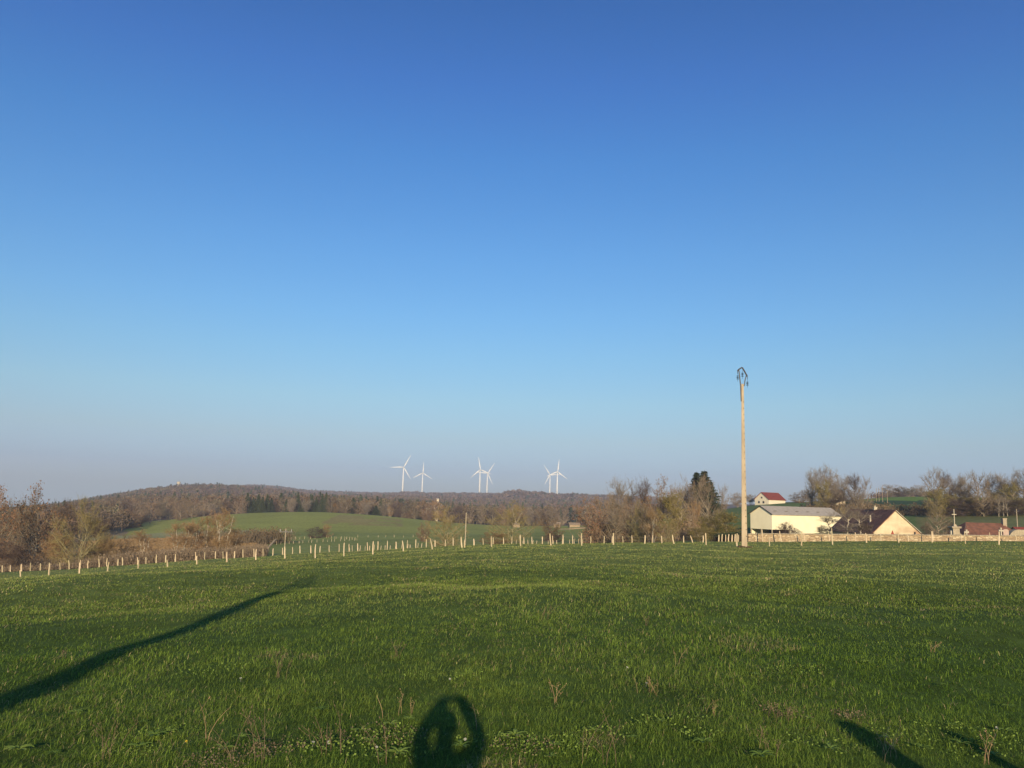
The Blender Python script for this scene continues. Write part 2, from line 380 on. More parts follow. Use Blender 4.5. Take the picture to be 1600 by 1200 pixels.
def make_tree(seed, H0=10.0, cr=4.0, base=.25, shape='round', limbs=18, l2=9, l3=12, l4=3, tw=.015, stems=1,
              tr=.19, leaves=0, leaf=.16, mb=None, mt=None, ml=None, droop=0.0, l3len=.085, trunk_top=.75):
    """bare deciduous tree: trunk with its limbs, and a crown of boughs, twigs (and clinging leaves)"""
    rng = np.random.default_rng(seed)
    T0, T1, TA, TB = [], [], [], []
    B0, B1, BA, BB = [], [], [], []
    def env(zrel):
        if shape == 'round': return math.sqrt(max(0, 1-((zrel-.52)/.52)**2))**.8
        if shape == 'dome': return math.sqrt(max(0.02, 1-zrel**2))*(.75+.5*min(zrel*2, .5))
        if shape == 'fan': return (.25+.75*zrel**.7)*(1-max(0, zrel-.82)/.18*.75)
        if shape == 'tall': return .62*math.sqrt(max(0, 1-((zrel-.45)/.6)**2))+.12
        return 1
    def addchain(lst, c, ra, rb):
        n = len(c)-1
        for i in range(n):
            lst[0].append(c[i]); lst[1].append(c[i+1]); lst[2].append(ra+(rb-ra)*i/n); lst[3].append(ra+(rb-ra)*(i+1)/n)
    TR = (T0, T1, TA, TB); BR = (B0, B1, BA, BB)
    trunks = []
    for s in range(stems):
        a = rng.uniform(0, 6.28); off = 0 if stems == 1 else cr*.14*rng.uniform(.3, 1)
        lean = rng.normal(size=2)*(.04 if stems == 1 else .13)*H0
        p0 = np.array([math.cos(a)*off, math.sin(a)*off, -.25]); top = H0*trunk_top*rng.uniform(.85, 1.05)
        p1 = np.array([p0[0]+lean[0], p0[1]+lean[1], top])
        c = poly_chain(rng, p0, p1, 9, .02, 0); c[1:-1, :2] += rng.normal(size=(len(c)-2, 2))*.012*H0
        k = tr*(1.15 if stems == 1 else .62)
        addchain(TR, c, k, k*.22); trunks.append((c, k))
        c2 = c[:2].copy(); c2[0] = c[0]; addchain(TR, np.array([c[0], c[0]*.75+c[1]*.25]), k*1.5, k*1.0)
    L1 = []
    for i in range(limbs):
        c, k = trunks[i % stems]
        zr = rng.uniform(0, 1)**.85; z = H0*(base+(1-base)*zr)
        ang = i*2.4+rng.uniform(-.5, .5); R = cr*env(zr)*rng.uniform(.72, 1.08)
        tgt = np.array([math.cos(ang)*R, math.sin(ang)*R, z])
        f = min(.98, max(base*.55/trunk_top, (z-R*rng.uniform(.5, 1.1))/(H0*trunk_top)))
        st = c[0]+(c[-1]-c[0])*f; j = f*(len(c)-1); q = int(min(j, len(c)-2)); st = c[q]+(c[q+1]-c[q])*(j-q)
        ch = poly_chain(rng, st, tgt, 6, .06, .12-droop); rr = k*(1-f*.65)*.6
        addchain(TR, ch, rr, rr*.2); L1.append((ch, rr))
    cen = np.array([0, 0, H0*(base+(1-base)*.42)])
    P2 = []
    for ch, rr in L1:
        for _ in range(l2):
            j = rng.uniform(1.2, len(ch)-1); q = int(min(j, len(ch)-2)); st = ch[q]+(ch[q+1]-ch[q])*(j-q)
            o = st-cen; o[2] *= .8; o /= np.linalg.norm(o)+1e-6
            d = o*.6+rng.normal(size=3)*.55+np.array([0, 0, .35-droop]); d /= np.linalg.norm(d)
            L = H0*rng.uniform(.08, .2)
            c2 = poly_chain(rng, st, st+d*L, 3, .07, .1-droop); addchain(BR, c2, rr*.38+.010, .009); P2.append(c2)
    P2 = np.array(P2)
    m = len(P2)*l3; idx = np.repeat(np.arange(len(P2)), l3); t = rng.uniform(.15, 1, m)*3; q = np.minimum(t.astype(int), 2)
    st = P2[idx, q]+(P2[idx, q+1]-P2[idx, q])*(t-q)[:, None]
    dd = P2[idx, 3]-P2[idx, 0]; dd /= np.linalg.norm(dd, axis=1, keepdims=True)
    d = dd*.7+rng.normal(size=(m, 3))*.5+np.array([0, 0, .3-droop*2]); d /= np.linalg.norm(d, axis=1, keepdims=True)
    e3 = st+d*(H0*l3len*rng.uniform(.4, 1.25, m))[:, None]
    Vs, Fs, Ms = [], [], []
    def push(V, F, mi):
        b = sum(len(v) for v in Vs); Vs.append(V); Fs.append(F+b); Ms.append(np.full(len(F), mi))
    b = [np.array(x) for x in BR]; push(*cones(b[0], b[1], b[2], b[3], 3), 0)
    push(*cones(st, e3, np.full(m, tw*.75), np.full(m, tw*.25), 3), 0)
    k = m*l4; id4 = np.repeat(np.arange(m), l4); t4 = rng.uniform(.2, 1, k)[:, None]
    s4 = st[id4]+(e3[id4]-st[id4])*t4; d4 = d[id4]*.6+rng.normal(size=(k, 3))*.6+np.array([0, 0, .15-droop*2]); d4 /= np.linalg.norm(d4, axis=1, keepdims=True)
    e4 = s4+d4*(H0*l3len*.55*rng.uniform(.4, 1.2, k))[:, None]
    sd = np.cross(d4, rng.normal(size=(k, 3))); sd /= np.linalg.norm(sd, axis=1, keepdims=True); sd *= tw*.55
    V4 = np.stack([s4-sd, s4+sd, e4+sd*.3, e4-sd*.3], 1).reshape(-1, 3); push(V4, (np.arange(k)*4)[:, None]+np.arange(4)[None], 0)
    if leaves:
        n = int(leaves); ids = rng.integers(0, k, n); P = e4[ids]+rng.normal(size=(n, 3))*.12
        push(*leaf_quads(P, leaf, rng), 1)
    tv, tf = cones(*[np.array(x) for x in TR], 6)
    root = bpy.data.objects.new('tree', None); COL.objects.link(root)
    mesh_np('trunk', tv, tf, mb or M_bark, smooth=True, parent=root)
    mesh_np('crown', np.concatenate(Vs), np.concatenate(Fs), [mt or M_twig, ml or M_leafbrown], mi=np.concatenate(Ms), parent=root)
    root['_h'] = H0; root['_r'] = cr
    return root
def make_spruce(seed, H0=14.0, cr=3.3):
    rng = np.random.default_rng(seed); S, E, Rr = [], [], []
    z = H0*.06
    while z < H0*.985:
        f = 1-z/H0; n = int(6+8*f)
        for k in range(n):
            a = rng.uniform(0, 6.28); R = cr*(f**.9)*rng.uniform(.5, 1.15)+.08
            s = np.array([0, 0, z]); e = np.array([math.cos(a)*R, math.sin(a)*R, z-R*rng.uniform(.05, .45)+.12*R]); S.append(s); E.append(e)
        z += H0*.022*(.6+.8*f)
    S = np.array(S); E = np.array(E); m = len(S)
    V1, F1 = cones(S, E, np.full(m, .03), np.full(m, .008), 3)
    k = 26; idx = np.repeat(np.arange(m), k); t = rng.uniform(.12, 1.03, m*k)[:, None]
    P = S[idx]+(E[idx]-S[idx])*t; d = E[idx]-S[idx]; L = np.linalg.norm(d, axis=1, keepdims=True); d = d/L
    q = d*.6+rng.normal(size=P.shape)*np.array([.6, .6, .35])+np.array([0, 0, -.25]); q /= np.linalg.norm(q, axis=1, keepdims=True)
    ln = rng.uniform(.25, .6, m*k)[:, None]*(.5+.5*np.minimum(L, 2)/2); sd = np.cross(q, rng.normal(size=P.shape)); sd /= np.linalg.norm(sd, axis=1, keepdims=True); sd *= .07
    V2 = np.stack([P-sd, P+sd, P+q*ln+sd*.4, P+q*ln-sd*.4], 1).reshape(-1, 3); F2 = (np.arange(m*k)*4)[:, None]+np.arange(4)[None]
    root = bpy.data.objects.new('tree', None); COL.objects.link(root)
    tb = MB().tube([(0, 0, -.3), (0, 0, H0*.5), (0, 0, H0)], [.2, .11, .02], 6); tb.build('trunk', M_bark_dark, root)
    mesh_np('crown', np.concatenate([V1, V2]), np.concatenate([F1, F2+len(V1)]), [M_bark_dark, M_needle], mi=np.concatenate([np.zeros(len(F1)), np.ones(len(F2))]), parent=root)
    root['_h'] = H0; root['_r'] = cr
    return root

SPEC = {
 'broad': dict(cr=4.6, base=.16, shape='round', limbs=36, l2=8, l3=8, l4=3, mb=M_bark, mt=M_twig),
 'grey': dict(cr=3.4, base=.2, shape='fan', limbs=36, l2=9, l3=10, l4=4, mb=M_bark, mt=M_twig_grey, stems=2),
 'olive': dict(cr=5.2, base=.12, shape='dome', limbs=34, l2=9, l3=8, l4=3, mb=M_bark_olive, mt=M_twig_olive, stems=3, trunk_top=.6),
 'russet': dict(cr=3.6, base=.14, shape='round', limbs=22, l2=10, l3=9, l4=3, leaves=3600, leaf=.2, mb=M_bark, mt=M_twig, ml=M_russet),
 'brown': dict(cr=3.7, base=.12, shape='round', limbs=26, l2=8, l3=7, l4=3, leaves=1800, leaf=.17, mb=M_bark, mt=M_twig, ml=M_leafbrown),
 'birch': dict(cr=2.3, base=.35, shape='tall', limbs=22, l2=8, l3=9, l4=4, mb=M_bark_pale, mt=M_twig_tan, stems=4, tr=.2, trunk_top=.88),
 'tan': dict(cr=3.8, base=.06, shape='dome', limbs=30, l2=10, l3=10, l4=5, mb=M_twig_tan, mt=M_twig_tan, stems=5, trunk_top=.55),
 'dark': dict(cr=3.4, base=.12, shape='round', limbs=26, l2=11, l3=11, l4=5, mb=M_bark_dark, mt=M_twig_dark),
 'yellow': dict(cr=3.0, base=.12, shape='round', limbs=22, l2=10, l3=9, l4=3, leaves=3600, leaf=.2, mb=M_bark, mt=M_twig_olive, ml=M_leafolive),
 'slim': dict(cr=1.7, base=.3, shape='tall', limbs=16, l2=7, l3=8, l4=3, mb=M_bark_pale, mt=M_twig_grey, tr=.13, trunk_top=.92),
 'bush': dict(cr=5.0, base=.02, shape='dome', limbs=44, l2=11, l3=9, l4=4, mb=M_twig, mt=M_twig, stems=7, trunk_top=.5, tr=.16),
}
NM = {'broad': 'broadleaf_tree', 'grey': 'ash_tree', 'olive': 'willow_tree', 'russet': 'oak_tree', 'brown': 'beech_tree', 'birch': 'birch_tree',
      'tan': 'shrub', 'dark': 'broadleaf_tree', 'yellow': 'poplar_tree', 'slim': 'young_tree', 'bush': 'bush', 'spruce': 'spruce_tree'}
PROTO = {}; USED = {}
def tree(kind, X, depth, topY, wpx, label, seed=0, group=None, cat=None, Yb=835, name=None, mats=None):
    key = (kind, seed % 2)
    if key not in PROTO:
        PROTO[key] = make_spruce(70+seed % 2) if kind == 'spruce' else make_tree(len(PROTO)*7+11+seed % 2, **SPEC[kind])
        o = PROTO[key]
    else:
        o = copy_tree(PROTO[key])
    p = ground(X, depth, Yb)
    top = pt(X, topY, depth).z; h = max(top-p.z, .8)
    rad = wpx/2/FPX*depth
    h0 = PROTO[key]['_h']; r0 = PROTO[key]['_r']
    rng = random.Random(int(X*13+depth*7+seed))
    o.location = p; o.rotation_euler = (0, 0, rng.uniform(0, 6.28)); s = rad/(r0*.97); o.scale = (s*rng.uniform(.93, 1.07), s*rng.uniform(.93, 1.07), h/(h0*.985))
    o.name = name or NM[kind]
    if mats:
        for ch in o.children:
            if ch.name.split('.')[0] in mats:
                mm = mats[ch.name.split('.')[0]]
                for i, sl in enumerate(ch.material_slots):
                    if i < len(mm): sl.link = 'OBJECT'; sl.material = mm[i]
    tag(o, label, cat or ('bush' if kind in ('tan', 'bush') else 'tree'), group)
    return o

G1 = 'trees and shrubs along the stream on the left'
for a in [
 ('russet', -16, 112, 776, 60, 'rust-brown oak cut by the left edge of the view, above the first stakes'),
 ('grey', 22, 150, 785, 58, 'pale bare tree between the two rust-topped oaks at the far left'),
 ('russet', 58, 122, 776, 66, 'tall oak with rust-red top leaves, highest of the trees at the far left'),
 ('brown', 38, 135, 800, 46, 'brown-leaved tree standing just left of the tall rust-topped oak'),
 ('dark', 96, 170, 792, 44, 'dark brown bare tree behind and right of the tall rust-topped oak'),
 ('olive', 124, 96, 785, 92, 'big bare tree with olive-grey twigs and a pale crooked trunk beside the left stakes'),
 ('bush', 18, 92, 850, 92, 'low dark thicket with thick leaning branches at the left edge'),
 ('tan', 92, 104, 834, 56, 'orange-tan twiggy shrub just left of the big olive-grey tree'),
 ('dark', 152, 150, 815, 46, 'dusky bare tree just right of the big olive-grey tree'),
 ('tan', 172, 118, 838, 44, 'tan twiggy shrub under the right side of the big olive-grey tree'),
 ('russet', 200, 112, 843, 26, 'slender rust-orange young oak standing above the left stakes'),
 ('birch', 228, 106, 832, 40, 'small clump of pale-stemmed birches right of the slender rust-orange oak'),
 ('birch', 281, 104, 822, 38, 'leaning fan of white birch stems, leftmost of the white-stemmed groups', 1),
 ('birch', 306, 107, 818, 26, 'straight pale birch pair between the white fan and the tallest birches'),
 ('birch', 322, 110, 813, 30, 'thin birch with tan twigs just left of the tallest birches', 1),
 ('brown', 338, 112, 801, 36, 'brown-leaved tree with pale stem, left half of the tallest birch clump'),
 ('birch', 350, 108, 799, 34, 'tallest clump of pale birches, in front of the green hill'),
 ('birch', 366, 112, 830, 28, 'short pale birch at the right foot of the tallest birch clump', 1),
 ]:
    tree(*a[:6], seed=(a[6] if len(a) > 6 else 0), group=G1)
for o in list(COL.objects):
    if o.get('label', '').startswith('low dark thicket'):
        for ch in o.children:
            for sl in ch.material_slots: sl.link = 'OBJECT'; sl.material = M_twig_dark
G2 = 'trees and shrubs in the meadow beyond the stakes'
for a in [
 ('bush', 494, 262, 824, 34, 'rusty round bush alone on the green hill slope, right of the small pole'),
 ('tan', 510, 268, 820, 18, 'thin tan shrub growing out of the right side of the lone rusty bush'),
 ('russet', 664, 205, 819, 22, 'rust-red shrub at the left side of the round olive-twigged bush'),
 ('olive', 697, 112, 796, 78, 'round many-stemmed olive-twigged bush directly under the second pair of turbines'),
 ('olive', 798, 165, 786, 76, 'bare tree with an open olive-tan crown left of the two close turbines on the right', 1),
 ('tan', 770, 150, 832, 46, 'low tan scrub between the round bush and the open-crowned bare tree'),
 ('russet', 858, 190, 812, 36, 'rust-brown shrub between the open-crowned tree and the stone farm'),
 ('bush', 866, 175, 834, 32, 'low brown bush at the foot of the rust-brown shrub'),
 ]:
    tree(*a[:6], seed=(a[6] if len(a) > 6 else 0), group=G2)
G3 = 'trees of the grove left of the utility pole'
for a in [
 ('russet', 920, 145, 786, 46, 'rust-brown tree forming the low left end of the grove'),
 ('brown', 940, 150, 779, 44, 'brown-leaved tree, second from the left end of the grove'),
 ('grey', 971, 165, 753, 50, 'tall pale fan-shaped tree showing above the left part of the grove'),
 ('broad', 962, 138, 790, 36, 'shorter bare tree in front of the tall pale fan-shaped tree'),
 ('brown', 984, 140, 782, 38, 'brown tree with light trunk left of the dark-topped one in the grove', 1),
 ('dark', 1003, 158, 758, 34, 'dark-twigged tree between the pale fan and the rust-red crown'),
 ('olive', 998, 134, 786, 36, 'olive-brown bare tree in the front middle of the grove', 1),
 ('russet', 1030, 148, 759, 48, 'tall rust-red oak at the centre right of the grove'),
 ('brown', 1014, 130, 790, 30, 'slim brown-leaved tree at the left foot of the tall rust-red oak'),
 ('birch', 1022, 128, 800, 24, 'thin pale stems at the foot of the tall rust-red oak'),
 ('yellow', 1050, 142, 769, 40, 'olive-leaved bare tree directly right of the tall rust-red oak'),
 ('broad', 1064, 155, 764, 44, 'grey-brown bare tree at the right end of the grove', 1),
 ('olive', 1042, 124, 806, 42, 'low olive-twigged tree in front of the right part of the grove'),
 ('spruce', 1089, 238, 738, 62, 'left spruce of the dark pair above the domed bare tree'),
 ('spruce', 1101, 230, 736, 84, 'right and broader spruce of the dark pair above the domed bare tree', 1),
 ('spruce', 1110, 245, 752, 50, 'dark conifer sloping down the right side of the spruce pair'),
 ('broad', 1086, 205, 749, 54, 'purple-brown domed bare tree in front of the spruce pair'),
 ('broad', 1106, 200, 757, 44, 'brown bare tree at the right foot of the spruce pair', 1),
 ('dark', 1070, 215, 768, 32, 'dark tree filling the gap between grove and spruce pair'),
 ('broad', 1128, 236, 763, 26, 'small purple-brown tree right of the spruce pair, nearest the utility pole'),
 ('tan', 1085, 172, 785, 26, 'orange-brown slender tree in front of the domed bare tree'),
 ('yellow', 1112, 128, 806, 34, 'yellow-olive shrub left of the utility pole, left one of two'),
 ('yellow', 1136, 124, 801, 42, 'yellow-olive shrub left of the utility pole, right one of two', 1),
 ('yellow', 1095, 122, 824, 36, 'low olive scrub bush at the left foot of the yellow-olive shrubs'),
 ]:
    tree(*a[:6], seed=(a[6] if len(a) > 6 else 0), group=G3)
G4 = 'trees on the hill behind the farm buildings'
for a in [
 ('grey', 1152, 410, 771, 26, 'thin grey tree on the hill just left of the utility pole', 0, 788),
 ('grey', 1172, 425, 773, 18, 'tiny grey tree on the skyline just right of the utility pole', 1, 788),
 ('russet', 1250, 415, 771, 26, 'round orange-brown shrub touching the right end of the red-roofed house', 0, 788),
 ('grey', 1262, 430, 766, 22, 'misty grey shrub between the orange-brown shrub and the tall bare trees', 1, 788),
 ('grey', 1272, 300, 737, 30, 'tall grey bare tree, leftmost of the clump right of the red-roofed house', 0, 800),
 ('grey', 1291, 305, 733, 46, 'tallest rounded bare tree of the clump right of the red-roofed house', 0, 800),
 ('yellow', 1287, 290, 752, 22, 'ivy-green stem cluster under the tallest rounded bare tree', 0, 800),
 ('grey', 1314, 318, 744, 34, 'pale bare tree behind the half-hidden cream house', 1, 795),
 ('dark', 1336, 300, 747, 24, 'dark narrow tree right of the half-hidden cream house', 0, 800),
 ('broad', 1350, 300, 749, 30, 'brown round-topped tree ending the clump on its right side', 1, 800),
 ('broad', 1340, 285, 764, 26, 'lower brown tree in front of the dark narrow tree', 0, 800),
 ('dark', 1305, 290, 770, 36, 'low dark bush below the half-hidden cream house', 1, 800),
 ('dark', 1404, 505, 764, 18, 'small dark bush alone on the skyline of the bright field', 0, 785),
 ('grey', 1392, 560, 758, 30, 'faint bare tree on the skyline above the thin poles', 0, 785),
 ('grey', 1420, 570, 761, 26, 'faint grey tree right of the small dark skyline bush', 1, 785),
 ('grey', 1438, 575, 759, 24, 'faint grey tree left of the right-hand wood', 0, 785),
 ]:
    tree(*a[:6], seed=a[6], group=G4, Yb=a[7])
G5 = 'trees of the right-hand wood'
for a in [
 ('broad', 1463, 272, 737, 44, 'tall bare tree at the left end of the right-hand wood', 0),
 ('dark', 1478, 280, 744, 26, 'dark bare tree, second from the left end of the right-hand wood', 0),
 ('grey', 1494, 290, 746, 34, 'pale grey bare tree between the two tall left trees of the right-hand wood', 1),
 ('grey', 1508, 280, 744, 26, 'slim grey tree left of the olive-topped one in the right-hand wood', 0),
 ('broad', 1529, 270, 742, 38, 'olive-brown tree with a high rounded top in the middle of the right-hand wood', 1),
 ('brown', 1537, 262, 752, 34, 'brown-leaved tree just right of the high rounded top', 0),
 ('grey', 1554, 285, 743, 36, 'wide grey bare tree right of the brown-leaved tree in the wood', 0),
 ('grey', 1578, 280, 742, 36, 'grey bare tree near the right edge of the view', 1),
 ('broad', 1600, 275, 738, 46, 'large bare tree cut by the right edge of the view', 0),
 ('brown', 1626, 270, 742, 46, 'brown tree beyond the right edge of the wood', 0),
 ('yellow', 1464, 262, 764, 26, 'yellow-olive tree low at the left end of the right-hand wood', 0),
 ('brown', 1508, 258, 762, 34, 'copper-brown tree in the lower front of the right-hand wood', 1),
 ('yellow', 1484, 255, 772, 26, 'green-tinged tree under the dark bare tree in the wood', 1),
 ('yellow', 1520, 252, 775, 30, 'olive undergrowth tree under the high rounded top', 0),
 ('yellow', 1560, 255, 766, 30, 'yellowish poplar left of the pale trunks near the right edge', 0),
 ('yellow', 1584, 250, 757, 26, 'bright olive poplar beside the small pole near the right edge', 1),
 ('dark', 1492, 250, 782, 44, 'dark undergrowth tree at the left foot of the right-hand wood', 0),
 ('dark', 1530, 248, 784, 46, 'dark undergrowth tree at the middle foot of the right-hand wood', 1),
 ('dark', 1574, 246, 782, 50, 'dark undergrowth tree at the right foot of the right-hand wood', 0),
 ('dark', 1612, 246, 780, 50, 'dark undergrowth tree past the right edge of the wood', 1),
 ('slim', 1561, 243, 776, 9, 'left white trunk standing at the front of the right-hand wood', 0),
 ('slim', 1568, 243, 776, 9, 'middle white trunk standing at the front of the right-hand wood', 1),
 ('slim', 1574, 243, 778, 9, 'right white trunk standing at the front of the right-hand wood', 0),
 ]:
    tree(a[0], a[1], a[2]+(16 if a[2] < 262 else 0), *a[3:6], seed=a[6], group=G5, Yb=805)
G6 = 'bushes around the farm buildings'
for a in [
 ('bush', 1227, 150, 817, 34, 'small bare bush in front of the left part of the cream barn'),
 ('bush', 1243, 140, 826, 22, 'low twiggy tuft right of the small bush at the cream barn'),
 ('slim', 1297, 142, 806, 34, 'pale bare tree in front of the right part of the cream barn'),
 ('bush', 1286, 138, 822, 24, 'low bare bush at the left foot of the pale tree by the barn'),
 ('slim', 1324, 128, 796, 34, 'brown bare tree overlapping the left roof slope of the gabled house'),
 ('slim', 1345, 132, 799, 30, 'bare tree in front of the middle of the gabled house roof'),
 ('bush', 1352, 126, 815, 26, 'dark twiggy bush at the eaves of the gabled house'),
 ('olive', 1316, 215, 794, 30, 'olive bare tree rising behind the right end of the barn'),
 ('broad', 1466, 128, 797, 38, 'dark brown bare tree between the gabled house and the stone cross'),
 ('bush', 1449, 136, 818, 20, 'brown bush at the right corner of the gabled house'),
 ('bush', 1484, 135, 816, 28, 'brown bush directly left of the stone cross pedestal'),
 ]:
    tree(*a[:6], seed=0, group=G6)

# hedgerows: one mesh each, dense twigs along a line
def hedge(name, pts, h, wdt, dens, mats, label, group=None, leafsize=.2, cat='hedge'):
    rng = np.random.default_rng(int(abs(pts[0][0])*10)+3); P = []; 
    for (a, b) in zip(pts[:-1], pts[1:]):
        a = np.array(a, float); b = np.array(b, float); L = np.linalg.norm(b-a); n = int(L*dens)
        t = rng.random(n)[:, None]; q = a+(b-a)*t; nrm = np.array([-(b-a)[1], (b-a)[0]])/L
        q = q+nrm*rng.normal(size=(n, 1))*wdt*.4; P.append(q)
    P = np.concatenate(P); z = Hn(P[:, 0], P[:, 1]); n = len(P)
    hh = h*(.55+.6*vnoise(P[:, 0]*1.0, P[:, 1]*1.0, 2.2, 9))
    s = np.column_stack([P, z-.1+rng.random(n)*hh*.55]); d = rng.normal(size=(n, 3))*.55+np.array([0, 0, 1.]); d /= np.linalg.norm(d, axis=1, keepdims=True)
    e = s+d*(hh*rng.uniform(.25, .65, n))[:, None]
    V1, F1 = cones(s, e, np.full(n, leafsize*.16), np.full(n, leafsize*.04), 3)
    V2, F2 = leaf_quads(np.column_stack([P, z+hh*rng.random(n)**.8]), leafsize, rng)
    o = mesh_np(name, np.concatenate([V1, V2]), np.concatenate([F1, F2+len(V1)]), mats, mi=np.concatenate([np.zeros(len(F1)), np.ones(len(F2))]))
    return tag(o, label, cat, group)
def gl(*XD, Yb=830): return [tuple(ground(X, d, Yb)[:2]) for X, d in XD]
hedge('hedgerow', gl((1262, 285), (1330, 285), (1400, 283), (1462, 280), Yb=800), 4.2, 4.5, 70, [M_twig, M_leafbrown], 'brown hedgerow crossing the slope behind the barn roof and the gabled house', leafsize=.45)
hedge('hedgerow', gl((1250, 330), (1320, 322), (1372, 335), Yb=795), 3.5, 5, 50, [M_twig_dark, M_leafbrown], 'dark low hedge at the foot of the bare tree clump on the hill', leafsize=.45)
hedge('hedgerow', gl((1455, 284), (1530, 282), (1640, 280), Yb=805), 5.0, 8, 120, [M_twig_dark, M_leafbrown], 'dark undergrowth hedge along the foot of the right-hand wood', leafsize=.5)
hedge('hedgerow', gl((940, 150), (1000, 140), (1080, 145)), 3.2, 6, 160, [M_twig, M_leafbrown], 'brown undergrowth hedge below the grove left of the utility pole', leafsize=.25)
hedge('hedgerow', gl((374, 205), (420, 215), (436, 222)), 4.2, 6, 130, [M_twig, M_leafbrown], 'brown hedge ending at the small pole, left of the lone rusty bush', leafsize=.3)
hedge('evergreen_hedge', [tuple(pt(X, 846, d)[:2]) for X, d in ((1121, 92), (1140, 92.5), (1159, 93))], 1.25, 1.3, 900, [M_bark_dark, M_needle], 'low black-green hedge just left of the utility pole base', leafsize=.13)

# brown scrub of the valley floor, a mass nobody could count
def scrub(name, fn, n, h, mats, seed, size=.3, sticks=.10):
    rng = np.random.default_rng(seed); P = fn(rng, n); z = Hn(P[:, 0], P[:, 1]); n = len(P)
    hh = h*(.35+.9*vnoise(P[:, 0], P[:, 1], 7, seed)); s = np.column_stack([P, z]); d = rng.normal(size=(n, 3))*.35+np.array([0, 0, 1.]); d /= np.linalg.norm(d, axis=1, keepdims=True)
    s[:, 2] += hh*rng.random(n)*.5
    e = s+d*(hh*rng.uniform(.3, .7, n))[:, None]; V1, F1 = cones(s, e, np.full(n, size*sticks), np.full(n, size*.03), 3)
    V2, F2 = leaf_quads(s+(e-s)*rng.random((n, 1)), size, rng)
    return mesh_np(name, np.concatenate([V1, V2]), np.concatenate([F1, F2+len(V1)]), mats, mi=np.concatenate([np.zeros(len(F1)), np.ones(len(F2))]))
def area(X0, X1, d0, d1):
    def fn(rng, n):
        X = rng.uniform(X0, X1, n); d = d0*(d1/d0)**rng.random(n); return np.column_stack([(X-803)/1272*d, d])
    return fn
tag(scrub('brown_scrub', area(-60, 430, 88, 175), 110000, 1.5, [M_twig, M_twig], 21, size=.16), 'brown twiggy scrub covering the valley floor behind the left stakes', 'scrub', kind='stuff')
tag(scrub('reed_scrub', area(140, 415, 165, 285), 60000, .9, [M_twig_tan, M_twig_tan], 22, size=.22), 'tan rough grass and reeds below the green hill on the left', 'reeds', kind='stuff')

# ------------------------------------------------------------------ the woods
def forest(name, spots, seed, hr, cr, palette, conif, label, dens=110, q=.9):
    """spots (n,2); every tree: short trunk and a ragged crown of twig clumps, tint per tree"""
    rng = np.random.default_rng(seed); n = len(spots); z = Hn(spots[:, 0], spots[:, 1])
    h = rng.uniform(*hr, n); r = rng.uniform(*cr, n); pal = np.array(palette)
    pn = vnoise(spots[:, 0], spots[:, 1], 60, seed); pi = np.clip(((pn*.55+rng.random(n)*.45)*len(pal)).astype(int), 0, len(pal)-1)
    isc = (rng.random(n) < conif*np.clip((vnoise(spots[:, 0], spots[:, 1], 90, seed+3)-.35)*4, 0, 2.2))
    tint = pal[pi]*rng.uniform(.75, 1.2, (n, 1)); tint[isc] = np.array((.05, .068, .045))*rng.uniform(.7, 1.4, (isc.sum(), 1))
    h[isc] *= 1.12
    idx = np.repeat(np.arange(n), dens); m = len(idx)
    v = rng.normal(size=(m, 3)); v /= np.linalg.norm(v, axis=1, keepdims=True); rad = rng.random(m)**.33
    c = isc[idx]; hi = h[idx]; ri = r[idx]
    zz = rng.random(m)
    P = np.empty((m, 3))
    P[:, 0] = v[:, 0]*rad*ri; P[:, 1] = v[:, 1]*rad*ri; P[:, 2] = hi*.58+v[:, 2]*rad*hi*.42
    cr_ = ri*.85*(1-zz)*np.sqrt(rng.random(m)); an = rng.uniform(0, 6.28, m)
    P[c, 0] = (cr_*np.cos(an))[c]; P[c, 1] = (cr_*np.sin(an))[c]; P[c, 2] = (hi*zz)[c]
    P[:, :2] += spots[idx]; P[:, 2] += z[idx]
    a = rng.normal(size=(m, 3))+np.array([0, 0, .6]); a /= np.linalg.norm(a, axis=1, keepdims=True)
    b = np.cross(a, rng.normal(size=(m, 3))); b /= np.linalg.norm(b, axis=1, keepdims=True)
    s = (q*rng.uniform(.6, 1.4, m))[:, None]*(ri[:, None]/3.5)
    V = np.stack([P-a*s, P+b*s*.36, P+a*s*.9, P-b*s*.36], 1).reshape(-1, 3); F = (np.arange(m)*4)[:, None]+np.arange(4)[None]
    T = tint[idx]*rng.uniform(.88, 1.12, (m, 1))
    st = np.column_stack([spots, z-.5]); V2, F2 = cones(st, st+np.column_stack([np.zeros((n, 2)), h*.6]), np.full(n, .22), np.full(n, .1), 3)
    T2 = np.repeat(np.tile((.26, .21, .15), (n, 1)), 3, axis=0)
    o = mesh_np(name, np.concatenate([V, V2]), np.concatenate([F, F2+len(V)]), M_wood, tint=np.concatenate([T, T2]))
    return tag(o, label, 'wood', kind='stuff')
M_wood = vmat('wood_foliage', var=.15, scale=.05, rough=1)
def scatter(rng, X0, X1, d0, d1, sp):
    """jittered spots between two photo columns and two depths"""
    out = []
    d = d0
    while d < d1:
        s = sp(d) if callable(sp) else sp
        u0 = (X0-803)/1272*d; u1 = (X1-803)/1272*d; n = int((u1-u0)/s)
        if n > 0: out.append(np.column_stack([u0+(np.arange(n)+rng.uniform(-.1, 1.1, n))*s, d+rng.uniform(-.6, .6, n)*s]))
        d += s*.9
    return np.concatenate(out)
BR = [(.19, .145, .105), (.175, .135, .105), (.215, .155, .10), (.155, .12, .095), (.21, .175, .115), (.225, .15, .095), (.18, .145, .115)]
BR = [tuple(v*.74 for v in c) for c in BR]
PU = [(.17, .125, .115), (.155, .115, .11), (.19, .135, .11), (.14, .105, .10), (.20, .15, .125)]
PU = [tuple(v*.8 for v in c) for c in PU]
rng = np.random.default_rng(99)
